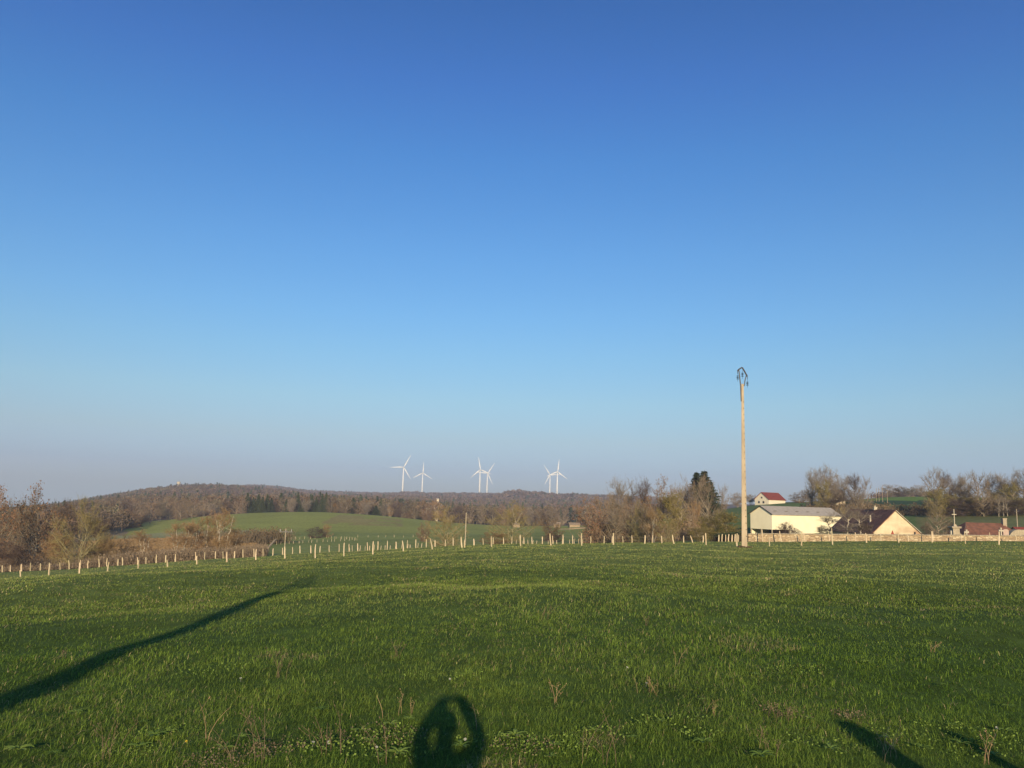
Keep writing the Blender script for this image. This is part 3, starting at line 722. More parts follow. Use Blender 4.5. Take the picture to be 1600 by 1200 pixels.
s1 = scatter(rng, -60, 1000, 552, 860, 8.2); X = Xof(s1[:, 0], s1[:, 1])
keep = ~((X > 215) & (X < 880) & (s1[:, 1] < 575)) & ~((X > 880) & (s1[:, 1] < 700))
forest('near_wood', s1[keep], 1, (9, 15), (3.2, 5.4), BR, .16, 'brown autumn wood with scattered dark conifers behind the green hill', dens=240, q=.66)
s0 = scatter(rng, -60, 214, 330, 552, 8.5); X0_ = Xof(s0[:, 0], s0[:, 1])
s0 = s0[(X0_ < 150) | (s0[:, 1] > 375)]
forest('hillside_wood', s0, 2, (9, 14), (3.2, 5.2), BR, .05, 'brown wood sloping down behind the trees at the far left', dens=260, q=.62)
s2 = scatter(rng, 20, 1060, 860, 1580, lambda d: 8+d*.004)
forest('rising_wood', s2, 3, (9, 14), (4, 6.5), BR+PU, .12, 'purple-brown wood rising to the hill with the water tower', dens=110, q=.9)
s3 = scatter(rng, 120, 1120, 1580, 3250, lambda d: 7+d*.0075)
forest('distant_wood', s3, 4, (9, 13), (6, 11), PU, .08, 'hazy lilac-brown wood along the farthest ridge under the turbines', dens=44, q=1.3)
s4 = scatter(rng, 1380, 1480, 620, 800, 9)
forest('skyline_wood', s4, 5, (5, 9), (2.5, 4), PU, .0, 'thin grey wood showing just over the right-hand hill', dens=90)

G7 = 'dark spruces along the edge of the wood'
SP = [(385, 770, 566, 15, 'first spruce at the left end of the dark conifer row above the green hill'),
 (361, 775, 590, 16, 'broad blue-green conifer standing left of the dark conifer row'),
 (394, 776, 570, 12, 'second spruce from the left in the dark conifer row'), (402, 768, 572, 15, 'third spruce from the left, beside the first small pale house gap in the conifer row'),
 (409, 774, 566, 12, 'fourth spruce from the left in the dark conifer row'), (416, 772, 575, 12, 'fifth spruce from the left in the dark conifer row'),
 (423, 775, 566, 11, 'sixth spruce from the left in the dark conifer row'), (437, 770, 572, 14, 'spruce just left of the small gap in the middle of the conifer row'),
 (446, 776, 566, 10, 'short spruce just right of the small gap in the middle of the conifer row'), (464, 768, 570, 12, 'tall thin spruce alone between the two halves of the conifer row'),
 (474, 777, 566, 9, 'short spruce right of the tall thin one'), (486, 771, 568, 12, 'spruce left of the tallest twin spruces'),
 (493, 776, 572, 10, 'short spruce touching the tallest twin spruces'), (502, 768, 566, 12, 'left one of the tallest twin spruces at the right end of the conifer row'),
 (508, 769, 568, 12, 'right one of the tallest twin spruces at the right end of the conifer row'), (551, 774, 580, 16, 'broad green conifer above the amber shrub'),
 (594, 777, 575, 9, 'narrow dark spruce left of the first turbine base'), (587, 786, 572, 16, 'low spreading conifer left of the narrow dark spruce'),
 (655, 788, 570, 8, 'small dark conifer at the right end of the wood edge'), (270, 768, 700, 12, 'dark conifer on the slope under the water tower'), (255, 772, 690, 10, 'short dark conifer left of the one under the water tower')]
for i, (X, tY, d, wp, lb) in enumerate(SP): tree('spruce', X, d, tY+(0, 3, 1, 4, 2, 0, 3)[i % 7], wp*1.35, lb, seed=i, group=G7, Yb=805)
tree('yellow', 522, 565, 786, 10, 'bright amber round tree at the edge of the wood', group='coloured trees at the wood edge', Yb=803, mats={'crown': [M_twig_tan, M_leafamber]})
G8 = 'coloured trees at the wood edge'
for i, (k, X, tY, d, wp, lb) in enumerate([
 ('brown', 300, 786, 500, 26, 'round brown tree at the left corner of the green hill, edge of the wood'),
 ('brown', 282, 790, 470, 24, 'brown tree overhanging the dark gap at the wood corner'),
 ('russet', 205, 800, 430, 34, 'low russet tree where the left wood meets the green hill'),
 ('dark', 222, 806, 440, 26, 'dark shrub under the wood at the left tip of the green hill'),
 ('grey', 455, 780, 560, 16, 'pale bare tree inside the conifer row'), ('grey', 572, 783, 560, 18, 'grey bare tree left of the low spreading conifer'),
 ('brown', 535, 785, 560, 20, 'brown tree beside the amber one'), ('grey', 612, 786, 565, 18, 'bare tree below the first turbine'),
 ('russet', 640, 800, 560, 14, 'small russet tree on the wood edge below the second turbine'), ('brown', 628, 790, 566, 16, 'brown tree below and between the first two turbines'),
 ('birch', 610, 792, 556, 9, 'white-stemmed birch on the wood edge below the first turbine')]):
    tree(k, X, d, tY, wp, lb, seed=i, group=G8, Yb=808)

# single trees that can be told apart along the front of the woods
wr_ = random.Random(77); G9 = 'bare trees along the front of the wood'
ORDW = ['first', 'second', 'third', 'fourth', 'fifth', 'sixth', 'seventh', 'eighth', 'ninth', 'tenth', 'eleventh', 'twelfth', 'thirteenth', 'fourteenth', 'fifteenth', 'sixteenth', 'seventeenth', 'eighteenth']
LOOK = {'broad': 'grey-brown bare', 'brown': 'brown-leaved', 'dark': 'dark bare', 'grey': 'pale grey bare', 'russet': 'russet-leaved', 'birch': 'white-stemmed'}
cnt_ = {}
def wood_row(xs, dfn, tfn, where, kinds, wpx):
    for i, X in enumerate(xs):
        k_ = kinds[wr_.randrange(len(kinds))]; key_ = (k_, where); cnt_[key_] = cnt_.get(key_, 0)+1
        tree(k_, X, dfn(X), tfn(X)+wr_.uniform(-4, 4), wpx*wr_.uniform(.75, 1.3), ORDW[cnt_[key_]-1]+' '+LOOK[k_]+' tree from the left '+where, seed=i, group=G9, Yb=805)
wood_row([128, 141, 155, 168, 180, 194, 208, 221, 236, 250, 264, 279, 292, 305], lambda X: 505+wr_.uniform(-20, 30) if X > 215 else 470+wr_.uniform(-20, 20), lambda X: 782 if X > 150 else 788, 'on the wooded slope below the water tower', ['broad', 'brown', 'dark', 'broad', 'brown', 'grey'], 24)
wood_row([318, 330, 343, 354, 370, 378, 430, 443, 457, 478, 517, 540], lambda X: 556+wr_.uniform(0, 14), lambda X: 782, 'in the wood edge above the green hill', ['broad', 'brown', 'dark', 'grey', 'broad'], 17)
wood_row([562, 574, 600, 618, 648, 666, 684, 700, 716, 735, 752, 770, 788, 806, 826, 844, 862, 880], lambda X: 556+wr_.uniform(0, 25), lambda X: 783+(X-560)*.035, 'in the wood edge below the turbines', ['broad', 'brown', 'grey', 'dark', 'birch', 'russet', 'broad'], 18)

# ------------------------------------------------------------------ wind turbines
M_white = mat('turbine_white', (.80, .80, .78), (.74, .74, .72), .05, rough=.5)
def blade_mesh(L):
    rng_ = [(0, .5, .5), (.04, .55, .55), (.12, 1.0, .5), (.22, 1.6, .34), (.5, 1.05, .2), (.8, .62, .12), (.97, .35, .06), (1, .08, .03)]
    V = []; F = []
    for i, (t, c, th) in enumerate(rng_):
        c *= 1.25; th *= 1.3; off = (c-.6)*.25 if i > 1 else 0
        for k in range(8):
            g = 2*math.pi*k/8; V.append((math.cos(g)*c+off, math.sin(g)*th, t*L))
    for i in range(len(rng_)-1):
        for k in range(8): F.append([i*8+k, i*8+(k+1) % 8, (i+1)*8+(k+1) % 8, (i+1)*8+k])
    F.append([56+k for k in range(8)])
    me = MB().add(V, F)
    return me
def turbine(X, hubY, D, tips, label, yaw, gid):
    hub = pt(X, hubY, D); g = H(hub.x, hub.y); hh = hub.z-g
    t = thing('wind_turbine', label, 'wind turbine', (hub.x, hub.y, g), yaw, gid)
    MB().tube([(0, 0, -2), (0, 0, hh*.5), (0, 0, hh-1.2)], [2.9, 2.3, 1.6], 16).build('tower', M_white, t, smooth=True)
    nb = MB(); nb.tube([(0, 5.5, hh), (0, 5, hh), (0, 0, hh+.2), (0, -3.2, hh)], [.9, 1.9, 2.2, 1.7], 10); nb.build('nacelle', M_white, t, smooth=True)
    hb = MB(); hb.tube([(0, -3.3, hh), (0, -4.6, hh), (0, -5.8, hh), (0, -6.4, hh)], [1.5, 1.7, 1.1, .2], 10); hb.build('hub', M_white, t, smooth=True)
    # phase from the seen directions of the blades
    x0, y0 = X, hubY; ph = []
    for i, (tx, ty) in enumerate(tips):
        a = math.atan2(tx-x0, y0-ty)-ROLL; ph.append(a)
    s = sum(math.sin(3*a) for a in ph); c = sum(math.cos(3*a) for a in ph); base = math.atan2(s, c)/3
    Rb = max(math.hypot(tx-x0, ty-y0) for tx, ty in tips)*D/FPX*1.08
    for k in range(3):
        b = blade_mesh(Rb).build('blade', M_white, t, smooth=True)
        b.location = (0, -4.7, hh); b.rotation_euler = (0, base+k*2*math.pi/3, 0)
    return t
GT = 'wind turbines on the far ridge'
turbine(630.7, 730, 2780, [(639.8, 713.5), (610.8, 730.8), (639, 745)], 'leftmost of the six wind turbines, a large one with one blade pointing left', .25, GT)
turbine(660.7, 739, 3150, [(661.5, 723), (648, 745.8), (672, 747)], 'second wind turbine from the left, smaller, with one blade straight up', .2, GT)
turbine(750.3, 734, 2780, [(747.5, 716), (736, 745), (762, 738)], 'large wind turbine of the middle pair, its top blade leaning left', .2, GT)
turbine(761.7, 739.5, 3150, [(769, 728), (747, 740), (766.5, 757)], 'small wind turbine just right of the large one in the middle pair', .3, GT)
turbine(859.5, 742, 3180, [(853, 730.5), (871, 743.5), (854, 757.5)], 'small wind turbine on the left side of the right-hand pair', -.2, GT)
turbine(871, 737, 2700, [(872.7, 719.5), (859, 742), (883.5, 747.5)], 'rightmost of the six wind turbines, large with one blade straight up', .15, GT)

# ------------------------------------------------------------------ materials of built things
M_conc = mat('pole_concrete', (.50, .405, .28), (.38, .305, .21), 2.2, stretch=(1.5, 1.5, .35), bmp=.4, rough=.95, third=(.33, .26, .18))
M_wood_post = mat('split_wood', (.68, .56, .37), (.48, .38, .24), 5, stretch=(1, 1, .2), rand=.22, bmp=.5)
M_steel = mat('dark_galvanised_steel', (.05, .05, .055), (.08, .07, .06), 8, rough=.5, spec=.5)
M_glassins = mat('insulator_glass', (.045, .04, .06), (.03, .03, .04), 8, rough=.15, spec=.6)
M_soil = mat('bare_soil', (.12, .085, .05), (.06, .045, .025), 5, bmp=.8)
M_cream = mat('barn_cream_sheet', (.86, .79, .56), (.80, .73, .51), .5, rough=.7)
M_roofsheet = mat('barn_roof_sheet', (.42, .38, .33), (.33, .30, .26), 1.5, rough=.8)
M_darkmetal = mat('dark_trim', (.05, .04, .035), None, 3, rough=.7)
M_shade = mat('painted_shade', (.03, .03, .035), None, 3)  # near-black colour standing in for shade in barn bay and pole holes
M_tile = mat('brown_tile', (.24, .11, .07), (.15, .075, .052), 1.6, lo=.4, hi=.6, rough=.85)
M_tile_red = mat('red_tile', (.24, .055, .04), (.17, .045, .035), 1.5, rough=.8)
M_render_w = mat('cream_render', (.74, .67, .52), (.66, .58, .43), 1.2)
M_render_s = mat('stained_render', (.68, .58, .39), (.56, .46, .30), .8, third=(.40, .26, .16))
M_stone = mat('weathered_stone', (.44, .37, .26), (.30, .25, .175), 4, bmp=.5)
M_stone_old = mat('old_farm_stone', (.36, .28, .19), (.27, .20, .13), 1.5)
M_stone_pale = mat('pale_gravestone', (.56, .50, .38), (.42, .37, .28), 4)
M_pink = mat('pink_granite', (.50, .37, .30), (.42, .31, .25), 8)
M_window = mat('window_glass', (.03, .035, .045), None, 2, rough=.1, spec=.6)
M_woodred = mat('red_shutter', (.35, .08, .05), None, 3)
def stone_wall_mat():
    m, n, b = _nt('dry_stone'); t = N(n, 'ShaderNodeTexCoord'); mp = N(n, 'ShaderNodeMapping'); mp.inputs['Scale'].default_value = (2.2, 2.2, 5.5)
    v = N(n, 'ShaderNodeTexVoronoi'); v.inputs['Scale'].default_value = 1.0
    v2 = N(n, 'ShaderNodeTexVoronoi', feature='DISTANCE_TO_EDGE'); v2.inputs['Scale'].default_value = 1.0
    n.links.new(t.outputs['Object'], mp.inputs[0]); n.links.new(mp.outputs[0], v.inputs['Vector']); n.links.new(mp.outputs[0], v2.inputs['Vector'])
    sp_ = N(n, 'ShaderNodeSeparateColor'); n.links.new(v.outputs['Color'], sp_.inputs[0])
    c = mixc(n, sp_.outputs[0], (.50, .38, .23), (.33, .24, .15)); c = mixc(n, ramp(n, sp_.outputs[1], .55, 1), c, (.56, .46, .30))
    c = mixc(n, ramp(n, v2.outputs['Distance'], .0, .10), (.20, .14, .085), c)
    n.links.new(c, b.inputs['Base Color']); bump(n, b, ramp(n, v2.outputs['Distance'], 0, .2), .7, .04); return m
M_wall = stone_wall_mat()

# ------------------------------------------------------------------ near fence rows: leaning split stakes
def stake(pb, h, lean, seed, parent, r=.055, name='post'):
    rnd = random.Random(seed); P = []; n = 5
    jx = rnd.uniform(-.03, .03); jy = rnd.uniform(-.02, .02)
    for i in range(n+1):
        t = i/n; P.append((pb[0]+lean*h*t+jx*math.sin(t*3.1), pb[1]+jy*math.sin(t*4)+rnd.uniform(-.03, .03)*t, pb[2]-.15+(h+.15)*t))
    s = r*rnd.uniform(.8, 1.25)
    return MB().tube(P, [s*1.1, s, s*rnd.uniform(.9, 1.05), s*.95, s*rnd.uniform(.8, 1), s*rnd.uniform(.55, .8)], 6).build(name, M_wood_post, parent)
def stake_fence(rows, D, label, group, wires=(.35, .75), r=.055, lbl_row=''):
    root = thing('wire_fence', label, 'fence', tuple(pt(rows[0][0], rows[0][1], D(rows[0][0]))[:2])+(0,), 0, group)
    root.location = (0, 0, 0)
    tops = []
    for i, (bx, by, tx, ty) in enumerate(rows):
        d = D(bx); p = pt(bx, by, d); z = H(p.x, p.y); h = (by-ty)/FPX*d*1.03
        e = pt(tx, ty, d); h = max(.45, e.z-z); p.z = z
        p.x = pt(bx, by, d).x
        o = stake(p, h, (e.x-p.x)/h, i*31+int(d), root, r); tops.append((p.x, p.y, z, (e.x-p.x)/h, h))
    wb = MB()
    for f in wires:
        pts = [(x+l*hh*f, y, z+hh*f) for x, y, z, l, hh in tops]
        wb.tube(pts, .0035, 4)
    wb.build('wire', M_steel, root)
    return root
NEAR = [(31, 905.6, 31.5, 891), (77, 902, 77.5, 882), (124, 899, 124, 879), (168, 896, 170.5, 878), (216, 892.5, 217, 875), (262, 888.5, 261, 875), (308, 884.6, 307.5, 869), (355, 881.6, 354.5, 862.3), (400, 878, 400.5, 858), (445.6, 874, 445.3, 854), (493, 870, 493.2, 850.5), (538, 866, 538, 848), (583, 864, 583.3, 845.8), (630.3, 862, 628.6, 844.8), (676, 860, 672, 841), (722.6, 855.6, 720.5, 838.8), (726.5, 855.6, 726.5, 843), (768, 856, 767.6, 838), (814, 854.7, 812.7, 835.5), (861.5, 852.8, 859.3, 833.5), (909.6, 852, 908.6, 833), (959, 851.5, 958.7, 832.8), (1006.5, 850.8, 1008, 836.5), (1054.5, 851.6, 1050.5, 835.5), (1103.5, 852.8, 1102.2, 833), (1151.6, 853, 1151.8, 833.5), (1202, 852.8, 1202, 838.8), (1252, 852.8, 1253, 831), (1301, 851.5, 1299, 825), (1354, 850, 1352.5, 833), (1405, 850, 1404, 833), (1456.5, 850, 1456, 830), (1508.8, 850.3, 1507, 830.8), (1560.5, 850.3, 1561, 831)]
stake_fence(NEAR, lambda X: 56.0, 'near wire fence of pale leaning stakes, widest spaced, crossing the whole meadow', 'wire fences on split stakes', r=.046)
BACKX = [4, 16, 34, 47, 63, 77, 94, 108, 125, 137.5, 154.7, 167, 184, 191, 215, 228, 244, 259, 274, 305, 320, 336.8, 349, 366, 380.3, 397, 411, 426, 441.6, 456.8, 468.8, 486, 500, 515, 529.4, 545.7, 559.4, 574.6, 590, 605, 619.6, 636, 650, 666, 680, 695.6, 708, 740.4, 755, 770, 787, 799, 818.8, 831.6, 847, 864, 880, 895.3, 922.5, 943.5, 957, 973.4, 987.5, 1019, 1034.4, 1068.5, 1083, 1098]
def backY(X): return float(np.interp(X, [0, 100, 200, 300, 400, 500, 600, 700, 800, 900, 1000, 1100], [896, 891, 884.5, 877.5, 871, 865.3, 860.3, 855.3, 851.8, 850, 848.3, 847.6]))
_r4 = random.Random(4); BACK = []
for X_ in BACKX:
    lean = _r4.uniform(-.8, .9) if X_ != 1083 else -4.5
    BACK.append((X_, backY(X_), X_+lean, backY(X_)-_r4.uniform(12.0, 15.2)*(1 if X_ < 900 else .85)))
stake_fence(BACK, lambda X: 75.0, 'farther wire fence of close-set pale stakes along the left crest of the meadow', 'wire fences on split stakes', r=.045)
WALLF = [(1191.8, 846.5, 1190.6, 827.5), (1221, 846, 1218, 829.5), (1257.5, 845.8, 1255.8, 832), (1296, 845.5, 1294.5, 833), (1336.8, 845, 1336.2, 832), (1376.5, 845, 1375.5, 833.2), (1419, 845.6, 1418, 834), (1458.6, 845.6, 1457.6, 829.7), (1502, 845.5, 1501.2, 834), (1548.5, 845.5, 1546, 832), (1588.5, 846, 1586.5, 835.5)]
stake_fence(WALLF, lambda X: 92.0, 'short wire fence of leaning stakes standing against the stone wall on the right', 'wire fences on split stakes', r=.06)
HF = [(1123+i*5.1, 847, 1123.5+i*5.1, 835.5-(i % 2)) for i in range(7)]
stake_fence(HF, lambda X: 90.3, 'few short pale stakes poking above the black-green hedge left of the utility pole', 'wire fences on split stakes', wires=(.5,), r=.06)
def far_fence(a, b, n, D0, D1, label, hpx=4.0):
    root = thing('wire_fence', label, 'fence', (0, 0, 0), 0, 'far meadow fences')
    rr = random.Random(n); tops = []
    for i in range(n):
        t = i/(n-1); X = a+(b-a)*t+rr.uniform(-2, 2); d = D0+(D1-D0)*t; p = ground(X, d, 842); h = .72*rr.uniform(.8, 1.2)*(1 if D0 > 150 else 1.1)
        stake(p, h, rr.uniform(-.1, .1), i, root, .042); tops.append((p.x, p.y, p.z+h*.7))
    MB().tube(tops, .0035, 4).build('wire', M_steel, root)
far_fence(545, 660, 15, 125, 122, 'line of short stakes just behind the farther fence, middle left of the meadow')
far_fence(808, 912, 14, 128, 124, 'line of short stakes just behind the farther fence, below the open-crowned tree')
far_fence(432, 560, 19, 205, 228, 'dotted line of tiny stakes passing under the lone rusty bush')
far_fence(510, 556, 12, 260, 235, 'dense dotted line of tiny stakes right of the lone rusty bush')
far_fence(368, 492, 17, 262, 252, 'dotted line of tiny stakes on the green slope left of the lone rusty bush')
far_fence(560, 660, 8, 262, 255, 'sparse tiny stakes on the hill slope left of the rust-red shrub')

# ------------------------------------------------------------------ poles
def insulator(parent, p, k=1.0):
    m = MB(); x, y, z = p
    for i in range(3):
        zz = z-i*.12*k; m.tube([(x, y, zz), (x, y, zz-.04*k), (x, y, zz-.07*k)], [.03*k, .12*k, .05*k], 10)
    m.tube([(x, y, z+.22*k), (x, y, z-.5*k)], .012*k, 5)
    return m.build('insulator', M_glassins, parent)
def utility_pole(X, Yb, topY, D, wb, wt, label, yaw=0, behind=None, height=None, lean=0.0):
    p = behind or pt(X, Yb, D); z = H(p.x, p.y)
    Ht = height or (pt(X, topY, D).z-z)
    t = thing('utility_pole', label, 'utility pole', (p.x, p.y, z), yaw, 'electricity poles')
    t.rotation_euler = (0, lean, yaw)
    P = MB(); hs = Ht
    P.box((0, 0, hs/2-.3), (wb, wb*.8, hs+.6), taper=wt/wb); body = P.build('shaft', M_conc, t, bevel=.012)
    n = 22
    for i in range(n if not behind else 0):
        hl = MB()
        zz = .7+i*(Ht-1.5)/n; ww = wb+(wt-wb)*(zz/Ht)
        hl.tube([(ww*.33, -ww*.4-.004, zz), (ww*.33, -ww*.4+.02, zz)], .03, 8)
        hl.build('climbing_hole_shade', M_shade, body)  # near-black disc paints the shade inside each hole
    br = MB(); s = Ht/12.0
    def q(dx, dz): return (dx, -.03, Ht+dz)
    rt = .045
    for a in (-.06, .06):
        br.tube([(-.09, a, Ht-1.15), (-.12, a, Ht-.1), (-.21, a, Ht+.82), (-.22, a, Ht+.92)], rt*.8, 6)
    br.tube([(-.31, 0, Ht+.86), (-.24, 0, Ht+.96), (-.05, 0, Ht+1.09), (.0, 0, Ht+1.10)], rt, 6)
    br.tube([(0, 0, Ht+1.10), (.14, 0, Ht+.84), (.31, 0, Ht+.50)], rt*1.1, 6)
    br.tube([(.26, 0, Ht+.58), (.18, 0, Ht+.32), (.10, 0, Ht-.15)], rt*.7, 6)
    br.tube([(-.31, 0, Ht+.86), (-.30, 0, Ht+.68)], .02, 5); br.tube([(.31, 0, Ht+.50), (.31, 0, Ht+.30)], .02, 5)
    b = br.build('bracket', M_steel, t)
    for c in ((-.30, -.02, Ht+.56), (0.0, -.15, Ht+.72), (.31, -.02, Ht+.14)): insulator(b, c, .8)
    return t
utility_pole(1163.3, 852.5, 600, 52.5, .37, .15, 'tall tapered concrete utility pole with a steel bracket on top, in the meadow', yaw=-.27, lean=.0)
_p = pt(1163.3, 852.5, 52.5); _p.z = H(_p.x, _p.y)
sm = MB()
for i in range(26):
    r_ = random.Random(i); a = r_.uniform(0, 6.28); rr = r_.uniform(0.05, .42)
    sm.tube([(_p.x+math.cos(a)*rr, _p.y+math.sin(a)*rr, _p.z-.1), (_p.x+math.cos(a)*rr, _p.y+math.sin(a)*rr, _p.z+.10*(1.1-rr))], [r_.uniform(.12, .2), .04], 6)
tag(sm.build('soil_mound', M_soil, None), 'small heap of brown earth around the foot of the tall utility pole', 'earth mound')
# the pole behind the photographer, whose shadow crosses the meadow on the left
tu, ts = ray(500, 897); L_ = 37.0
def march(X, Y):
    u, s = ray(X, Y); lo = 2.0
    for i in range(4000):
        y = 2+i*.02
        if CAMZ+s*y <= H(u*y, y): return Vector((u*y, y, H(u*y, y)))
    return Vector((u*60, 60, 0))
tip = march(498, 898)
ah = Vector((ANTI.x, ANTI.y)).normalized()
bp = Vector((tip.x-ah.x*L_, tip.y-ah.y*L_, 0)); bz = H(bp.x, bp.y)
tipz = tip.z+L_*math.tan(SUN_EL)
mid = march(60, 1076); 
dirp = Vector((tip.x-mid.x, tip.y-mid.y)).normalized()
print('TIP', tip, 'MID', mid, 'shadow dir', dirp, 'sun', ah, 'pole base', bp, 'height', tipz-bz)
utility_pole(0, 0, 0, 0, .52, .34, 'concrete utility pole behind the photographer, casting the long shadow at left', behind=Vector((bp.x, bp.y, bz)), height=tipz-bz-1.3, yaw=.4)

def simple_pole(X, Yb, topY, D, w_, label, cross=0.0, name='utility_pole', mat_=None, brace=None):
    p = ground(X, D, Yb); top = pt(X, topY, D).z; h = top-p.z
    t = thing(name, label, 'utility pole' if cross or name == 'utility_pole' else 'pole', p, 0, 'small distant poles')
    t.rotation_euler = (0, 0, .2)
    MB().tube([(0, 0, -.2), (0, 0, h)], [w_/2, w_*.36], 8).build('shaft', mat_ or M_stone, t)
    if cross:
        MB().box((0, 0, h-.45), (cross, .12, .12)).build('cross_arm', M_steel, t)
        im = MB()
        for a in (-.45, 0, .45): im.tube([(a*cross, 0, h-.38), (a*cross, 0, h-.1)], [.07, .04], 6)
        im.build('insulator', M_glassins, t)
    return t
simple_pole(443.8, 870, 825.5, 108, .15, 'small pale utility pole with a dark cross arm left of the lone rusty bush', cross=1.6)
simple_pole(726.5, 856, 801, 100, .16, 'thin pale pole rising from the round olive-twigged bush', name='wooden_pole')
simple_pole(1590.5, 835, 795.5, 165, .2, 'thin utility pole with a small cross arm near the right edge of the view', cross=1.2)
for X_, t_, b_, d_, l_ in ((1369.6, 763, 777, 440, 'leftmost of the four thin pale poles on the bright field skyline'), (1373.4, 762, 777, 440, 'second of the four thin pale poles on the bright field skyline'), (1379, 759.5, 777, 435, 'third and tallest of the thin pale poles on the bright field skyline'), (1386.6, 765, 785, 400, 'rightmost thin pole, standing lower down the bright field')):
    simple_pole(X_, b_, t_, d_, .3, l_, name='wooden_pole', mat_=M_stone_old)
simple_pole(663, 848, 768, 2300, .01, 'x', name='tmp_pole')
bpy.data.objects.remove([o for o in bpy.data.objects if o.name.startswith('tmp_pole')][0].children[0]); bpy.data.objects.remove([o for o in bpy.data.objects if o.name.startswith('tmp_pole')][0])
a = pt(414, 862, 96); b = pt(430.5, 843, 99)
tag(MB().tube([a, (a+b)/2+Vector((0, 0, .03)), b], [.14, .13, .1], 8).build('log', M_bark, None), 'leaning grey log propped among the scrub left of the small pale utility pole', 'log')

# ------------------------------------------------------------------ stone wall with coping
wp = [pt(X, 846, d) for X, d in ((1168, 93.5), (1205, 94), (1260, 94), (1320, 94.3), (1380, 94.5), (1440, 94.5), (1500, 94.6), (1560, 94.6), (1620, 94.8), (1700, 95))]
topY = {1168: 833.2, 1700: 837.8}
wall = thing('stone_wall', 'low tan dry-stone wall running from the utility pole to the right edge', 'wall', (wp[0].x, wp[0].y, H(wp[0].x, wp[0].y)))
o0 = wall.location.copy()
rnd = random.Random(3)
core = MB(); cop = MB()
n = 150
pp = []
for i in range(n+1):
    t = i/n*(len(wp)-1); k = min(int(t), len(wp)-2); p = wp[k].lerp(wp[k+1], t-k); Xc = 1168+(1700-1168)*i/n
    tz = pt(Xc, 833.4+(Xc-1168)/532*4.2, p.y).z; p.z = H(p.x, p.y); pp.append((p-o0, tz-o0.z+rnd.uniform(-.025, .025)))
for i in range(n):
    (p, tz), (q, tq) = pp[i], pp[i+1]
    th = .22; dy = rnd.uniform(-.02, .02)
    core.add([(p.x, p.y-th, p.z-.3), (q.x, q.y-th, q.z-.3), (q.x, q.y-th*.8, tq-.12), (p.x, p.y-th*.8, tz-.12), (p.x, p.y+th, p.z-.3), (q.x, q.y+th, q.z-.3), (q.x, q.y+th*.8, tq-.12), (p.x, p.y+th*.8, tz-.12)], [[0, 1, 2, 3], [5, 4, 7, 6], [3, 2, 6, 7]]+([[4, 0, 3, 7]] if i == 0 else [])+([[1, 5, 6, 2]] if i == n-1 else []))
    c = (p+q)/2; L = (q-p).length; cop.box((c.x, c.y+dy, (tz+tq)/2-.12+.055), (L*.96, .52+rnd.uniform(-.04, .04), .11+rnd.uniform(-.02, .02)), rz=math.atan2(q.y-p.y, q.x-p.x))
core.build('masonry', M_wall, wall); cop.build('coping', M_stone, wall, bevel=.015)
# buttress piers read as dark upright joints in the wall
# ------------------------------------------------------------------ farm buildings
def frame(A, B):
    """building frame: origin at A, x axis along A->B, y axis away from the camera"""
    ax = Vector((B.x-A.x, B.y-A.y, 0)); L = ax.length; return L, math.atan2(ax.y, ax.x)
def gable_building(name, label, A, rz, L, W, eave, ridge, mw, mr, cat, over=.25, roof_t=.12, mgable=None, group=None):
    t = thing(name, label, cat, A, rz, group)
    wv = MB(); wv.add([(0, 0, -.8), (L, 0, -.8), (L, W, -.8), (0, W, -.8), (0, 0, eave), (L, 0, eave), (L, W, eave), (0, W, eave), (0, W/2, ridge), (L, W/2, ridge)],
        [[0, 1, 5, 4], [2, 3, 7, 6], [0, 4, 8, 7, 3], [1, 2, 6, 9, 5]])
    wl = wv.build('wall', mw, t)
    s = (ridge-eave)/(W/2); rf = MB()
    for sg in (0, 1):
        y0 = -over if sg == 0 else W+over; z0 = eave-s*over
        a = [(-over, y0, z0+.02), (L+over, y0, z0+.02), (L+over, W/2, ridge+.02), (-over, W/2, ridge+.02)]
        rf.prism(a, (0, 0, roof_t))
    r = rf.build('roof', mr, t)
    return t, wl, r
# cream barn: gable end open at the foot, nearest corner at photo column 1206.5
gA = ground(1206.5, 200, 834); gA.z = pt(1206.5, 835, 200).z
dirx = Vector((.86, .51, 0)).normalized(); rzb = math.atan2(dirx.y, dirx.x)
eb = pt(1206.5, 803.3, 200).z-gA.z; rb = eb+1.9; Lb = 26.3; Wb = 6.9
barn = thing('barn', 'long cream sheet-metal barn with a grey roof behind the stone wall', 'barn', gA, rzb)
lo_ = pt(1206.5, 827.5, 200).z-gA.z
mw = MB()
mw.add([(0, 0, lo_), (6.4, 0, lo_), (6.4, 0, -.8), (Lb, 0, -.8), (Lb, 0, eb), (0, 0, eb)], [[0, 1, 2, 3, 4, 5]])
mw.add([(0, 0, lo_), (0, Wb, lo_), (0, Wb, eb), (0, Wb/2, rb), (0, 0, eb)], [[0, 4, 3, 2, 1]])
mw.add([(Lb, 0, -.8), (Lb, Wb, -.8), (Lb, Wb, eb), (Lb, Wb/2, rb), (Lb, 0, eb)], [[0, 1, 2, 3, 4]])
mw.add([(0, Wb, -.8), (Lb, Wb, -.8), (Lb, Wb, eb), (0, Wb, eb)], [[1, 0, 3, 2]])
bw = mw.build('cladding', M_cream, barn)
sb = (rb-eb)/(Wb/2); rf = MB()
for sg in (0, 1):
    y0 = -.3 if sg == 0 else Wb+.3; z0 = eb-sb*.3
    rf.prism([(-.25, y0, z0+.03), (Lb+.25, y0, z0+.03), (Lb+.25, Wb/2, rb+.03), (-.25, Wb/2, rb+.03)], (0, 0, .1))
rfo = rf.build('roof', M_roofsheet, barn)
